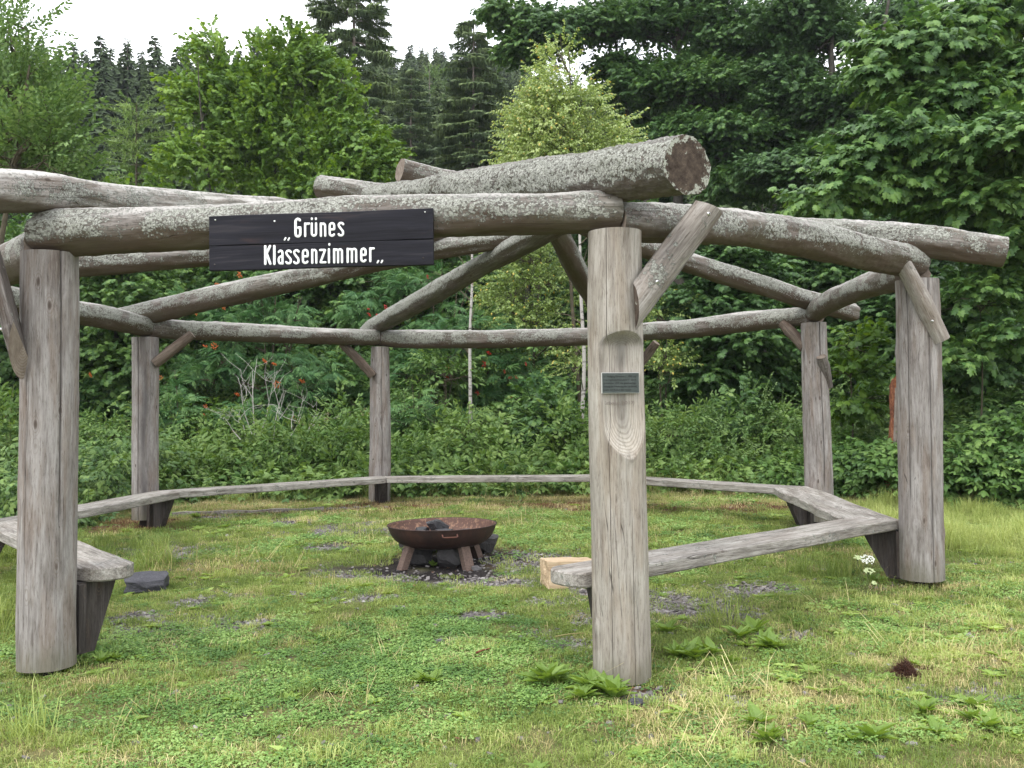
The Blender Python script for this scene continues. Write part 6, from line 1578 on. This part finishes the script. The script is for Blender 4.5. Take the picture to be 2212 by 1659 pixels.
for k, az in enumerate((math.radians(-52), math.radians(-145), math.radians(40), math.radians(128))):
    c = np.array([math.cos(az), math.sin(az), 0]); tt = np.array([-c[1], c[0], 0]); top_ = zr - gzb - BH * .62; V = []
    for (r_, z_) in ((.30, top_ + .03), (.405, -.01)):
        for (p, q) in ((-.044, -.03), (.044, -.03), (.044, .03), (-.044, .03)):
            V.append(c * (r_ + q) + tt * p + np.array([0, 0, z_]))
    F = np.array([[0, 1, 2, 3], [7, 6, 5, 4], [0, 4, 5, 1], [1, 5, 6, 2], [2, 6, 7, 3], [3, 7, 4, 0]])
    obj('leg', mesh_np('leg', V, F, (M_LEG,), smooth=False), bowl)
M_CHAR = flat_mat('charcoal', (.008, .008, .010), (.05, .05, .056), 14, .45, .5, .9, .02)
def charlog(label, px, py, Y, sx, sy, sz, seed, rot):
    P = at(px, py, Y); o = obj('charred_log', rock_mesh(seed, sx, sy, sz, M_CHAR, 3, .7, 'charred_log')); o.location = P; o.rotation_euler = rot; tag(o, label, 'charred log')
charlog('largest charred log chunk tilted up in the fire bowl', 942, 1138, 8.12, .085, .075, .060, 41, (.1, .45, .5))
charlog('small burnt log piece left of the larger one in the bowl', 914, 1146, 8.14, .05, .05, .03, 42, (0, .1, 1.2))
charlog('small sliver of charcoal at the right in the bowl', 1003, 1147, 8.05, .05, .02, .016, 43, (0, -.15, .3))
charlog('flat burnt piece in the middle of the bowl', 960, 1148, 8.02, .07, .05, .022, 44, (0, .05, -.3))
# ash heap
rs = np.random.RandomState(5); V = []; F = []
for r_ in np.linspace(0, .30, 8):
    for q in range(24): a_ = q / 24 * 6.283; V.append((r_ * math.cos(a_), r_ * math.sin(a_), .035 * (1 - (r_ / .3) ** 2) + .008 * fbm(r_ * 20 * math.cos(a_), r_ * 20 * math.sin(a_), 0, 3, 2)))
I = np.arange(8 * 24).reshape(8, 24); F = np.stack([I[:-1], I[1:], np.roll(I, -1, 1)[1:], np.roll(I, -1, 1)[:-1]], -1).reshape(-1, 4)
o = obj('ash_heap', mesh_np('ash_heap', np.array(V, float), F, (flat_mat('ash', (.05, .045, .042), (.22, .18, .15), 40),))); o.location = (BP[0], BP[1], zr - BH + .010 + .012); tag(o, 'thin layer of grey brown ash on the floor of the bowl', 'ash', kind='stuff')

# ------------------------------------------------------------------ firewood block, root clump, flower, stump
def split_mat():
    m, nt, b, out = newmat('fresh_split_wood'); g = NT(nt); tc = g.n('ShaderNodeTexCoord'); P_ = tc.outputs['Object']
    n = g.noise(g.scale(P_, (3, 45, 45)), 1.2, 4, .6); n2 = g.noise(P_, 9, 3)
    col = g.ramp(n, [(.3, (.26, .17, .10)), (.55, (.46, .345, .22)), (.75, (.60, .49, .35))]); col = g.mix(g.math('MULTIPLY', g.step(n2, .5, .7), .35), col, (.26, .15, .08))
    g.setcol(b, col); b.inputs['Roughness'].default_value = .8; g.l(g.bump(n, .6, .004), b.inputs['Normal']); return m
M_SPLIT = split_mat()
P = on_ground(1180, 1272); w = 118 / FPX * P[1]; hh = 56 / FPX * P[1]
def block(w, d, h, seed):
    import bmesh
    bm = bmesh.new(); bmesh.ops.create_cube(bm, size=1); bmesh.ops.subdivide_edges(bm, edges=bm.edges[:], cuts=5, use_grid_fill=True)
    V = np.array([v.co[:] for v in bm.verts]); amp = .035 * np.stack([fbm(V[:, 0] * 3 + seed, V[:, 1] * 3, V[:, 2] * 3, seed + k, 3) for k in range(3)], -1)
    V = V * [1 - 0 * V[:, :1].T[0].mean(), 1, 1] + amp; V[:, 1] += .12 * V[:, 2]; V[:, 2] *= 1 - .10 * V[:, 0]
    for v, c in zip(bm.verts, V * [w, d, h]): v.co = c
    bmesh.ops.bevel(bm, geom=[e for e in bm.edges if len(e.link_faces) == 2 and e.calc_face_angle(0) > .8], offset=.004, segments=1, affect='EDGES')
    me = bpy.data.meshes.new('firewood_block'); bm.to_mesh(me); bm.free(); me.materials.append(M_SPLIT); return me
bl = obj('firewood_block', block(w * .93, .20, hh * 1.02, 3)); bl.location = (P[0] + w * .42, P[1] + .12, P[2] + hh * .5); bl.rotation_euler = (0, .02, .30)
tag(bl, 'pale freshly split block of firewood behind the end of the right front bench', 'firewood')
M_ROOT = leaf_mat('root_fibre', (.05, .022, .014), (.12, .05, .03), (.22, .11, .06), .05, rough=.9)
def root_clump(label, px, py, R, h, seed, n=1500, mat=M_ROOT):
    rs = np.random.RandomState(seed); P0 = on_ground(px, py); a = Spray()
    for _ in range(n):
        r = R * math.sqrt(rs.rand()); t = rs.rand() * 6.283; x, y = r * math.cos(t), r * math.sin(t) * .7; hh = h * (1 - (r / R) ** 1.5) * rs.uniform(.5, 1.1)
        p = np.array([x * .8, y * .8, max(0, hh - .03)]); e = p + np.array([rs.randn() * .022, rs.randn() * .022, rs.uniform(0, .035)]); s_ = np.array([.0018, .001, 0])
        a.add([p - s_, p + s_, e], [[0, 1, 2]], lf=float(rs.rand())); a.add([np.array([x, y, -.01]) - s_ * 3, np.array([x, y, -.01]) + s_ * 3, p + s_], [[0, 1, 2]], lf=float(rs.rand()))
    o = obj('root_clump', a.mesh('root_clump', (mat,), smooth=False)); o.location = P0; tag(o, label, 'turf clump')
root_clump('dark brown clump of torn turf roots in the lawn below the right front post', 1955, 1462, .105, .12, 71, 2200)
root_clump('flat lighter brown turf scrap right of the dark root clump', 2010, 1450, .07, .04, 72, 260)
root_clump('thin brown scrap of dry turf above the dark root clump', 2005, 1358, .07, .02, 73, 160)
# white umbel flower under the bench
um = thing('umbel_flower', 'white flat topped umbel flower growing under the right front bench', 'flower', on_ground(1868, 1290))
off = Vector(um.location); a = Acc()
P0 = np.array(um.location)
for k, (px, py, s_) in enumerate(((1874, 1209, 1.0), (1852, 1207, .5), (1878, 1236, .7), (1888, 1262, .35))):
    Q = at(px, py, P0[1] - .02 * k); V, F = tube([P0, (P0 + Q) / 2 + [.01, 0, .0], Q - [0, 0, .02]], [.003, .003, .002], 5); a.add(V, F)
    fl = Acc(); rs = np.random.RandomState(k)
    for _ in range(int(60 * s_)):
        r = .052 * s_ * math.sqrt(rs.rand()); t = rs.rand() * 6.28; c = Q + np.array([r * math.cos(t), r * math.sin(t) * .75, r * math.sin(t) * .5 + .012 * (1 - (r / .06) ** 2)])
        V, F = tube([Q - [0, 0, .02], c], [.0008, .0008], 3); a.add(V, F)
        hx = [(0, -.003, .002)] + [(.0085 * math.cos(q), .006 * math.sin(q), .007 * math.sin(q)) for q in np.linspace(0, 5.24, 6)]; hx = [tuple(.62 * v for v in h_) for h_ in hx]; fl.add(np.array(hx) + c, [[0, 1 + q, 1 + (q + 1) % 6] for q in range(6)])
    fo = obj('flower_head', fl.mesh('flower_head', (flat_mat('white_petals' if k == 0 else 'greenish_petals', (.46, .48, .40) if k == 0 else (.28, .34, .16), (.62, .63, .56) if k == 0 else (.42, .48, .26), 60),)), um); fo.location = -off
o = obj('stem', a.mesh('stem', (M_STEMG,)), um); o.location = -off
# small white clover flower heads
# rotten stump behind the right front post
def stump():
    m, nt, b, out = newmat('rotten_red_wood'); g = NT(nt); tc = g.n('ShaderNodeTexCoord'); n = g.noise(g.scale(tc.outputs['Object'], (9, 9, 3)), 1.5, 5, .7); n2 = g.noise(tc.outputs['Object'], 30, 4, .7)
    g.setcol(b, g.ramp(g.math('ADD', g.math('MULTIPLY', n, .5), g.math('MULTIPLY', n2, .5)), [(.36, (.03, .012, .008)), (.5, (.20, .06, .025)), (.68, (.40, .17, .08))])); b.inputs['Roughness'].default_value = .9; g.l(g.bump(n2, 1, .03), b.inputs['Normal'])
    Y = 12.2; x = at(1975, 900, Y)[0]; z0 = float(gz(x, Y)); zt = at(1930, 822, Y)[2]; t = thing('rotten_stump', 'crumbling red brown tree stump half hidden behind the right front post', 'tree stump', (x, Y, z0))
    def rf(Rr, ang, s): return Rr + .05 * fbm(np.cos(ang)[None] * 2.5, np.sin(ang)[None] * 2.5, s[:, None] * 2.5, 4, 3) + .03 * np.abs(fbm(np.cos(ang)[None] * 6, np.sin(ang)[None] * 6, s[:, None] * .7, 5, 2))
    me = log_mesh('wood', [(0, 0, -.1, .42), (0, 0, .5, .34), (.02, 0, .9, .31), (.0, 0, zt - z0, .27)], m, m, 40, .05, .02, .01, 3, radfun=rf)
    V = np.empty(len(me.vertices) * 3); me.vertices.foreach_get('co', V); V = V.reshape(-1, 3); top_ = V[:, 2] > zt - z0 - .4
    V[top_, 2] += .28 * fbm(V[top_, 0] * 5, V[top_, 1] * 5, 0, 8, 2) * (V[top_, 2] - (zt - z0 - .4)) / .4; me.vertices.foreach_set('co', V.ravel().astype(np.float32))
    obj('wood', me, t)
    V, F = tube([(-.33, -.12, -.1), (-.31, -.12, .6), (-.27, -.1, zt - z0 - .1)], [.05, .04, .02], 6); obj('bark', mesh_np('bark', V, F, (M_BARKS,)), t)
stump()
# edging board on the ground between the rear posts
def edging(label, p0, p1, h=.05):
    A_, B_ = on_ground(*p0), on_ground(*p1); n = 24; P = [A_ + (B_ - A_) * t for t in np.linspace(0, 1, n)]
    V = []; d = (B_ - A_)[:2]; d /= np.linalg.norm(d); nn = np.array([-d[1], d[0]]) * .025
    for k, p in enumerate(P):
        z = float(gz(p[0], p[1])); z2 = z + h + .008 * math.sin(k * .9)
        for (s_, zz) in ((-1, z - .03), (-1, z2), (1, z2), (1, z - .03)): V.append((p[0] + nn[0] * s_, p[1] + nn[1] * s_, zz))
    V = np.array(V); I = np.arange(n * 4).reshape(n, 4); F = np.stack([I[:-1], np.roll(I, -1, 1)[:-1], np.roll(I, -1, 1)[1:], I[1:]], -1).reshape(-1, 4)
    F = np.vstack([F, [[0, 3, 2, 1]], [[(n - 1) * 4, (n - 1) * 4 + 1, (n - 1) * 4 + 2, (n - 1) * 4 + 3]]]); lcv = V * [1, 1, 1]; lcv = np.stack([V[:, 2], V[:, 1], V[:, 0]], -1)
    o = obj('edging_board', mesh_np('edging_board', V, F, (M_BENCH,), smooth=False, attrs={'lc': lcv})); tag(o, label, 'edging board')
edging('thin weathered board lying on the ground between the two left rear posts', (372, 1116), (700, 1104))
edging('dark edging strip on the ground running to the middle rear post', (705, 1103), (800, 1098), .03)
# fallen sticks and straws
def stick(label, p0, p1, r, mat):
    A_, B_ = on_ground(*p0), on_ground(*p1); C = catmull([A_ + [0, 0, .03], (A_ + B_) / 2 + [0, 0, .035], B_ + [0, 0, .03]], 8); V, F = tube(C, np.linspace(r, r * .6, 8), 6); o = obj('stick', mesh_np('stick', V, F, (mat,))); tag(o, label, 'stick')
stick('short reddish stick lying in the grass left of the pale post', (1028, 1422), (1062, 1412), .006, flat_mat('red_stick', (.12, .035, .02), (.2, .07, .04), 30))
stick('pale dry stalk on the gravel in front of the bench end', (1200, 1386), (1262, 1378), .004, L_DRYG)

# ------------------------------------------------------------------ thin haze of the damp air
hz = obj('haze', boxmesh('haze', -250, 250, -40, 320, -2.0, 72, ()))
m_, nt_, _, o_ = newmat('haze'); nt_.nodes.clear(); o_ = nt_.nodes.new('ShaderNodeOutputMaterial'); v_ = nt_.nodes.new('ShaderNodeVolumePrincipled')
v_.inputs['Color'].default_value = (.86, .92, 1, 1); v_.inputs['Density'].default_value = .0004; v_.inputs['Anisotropy'].default_value = 0.2
nt_.links.new(v_.outputs[0], o_.inputs['Volume']); hz.data.materials.append(m_); tag(hz, kind='stuff')
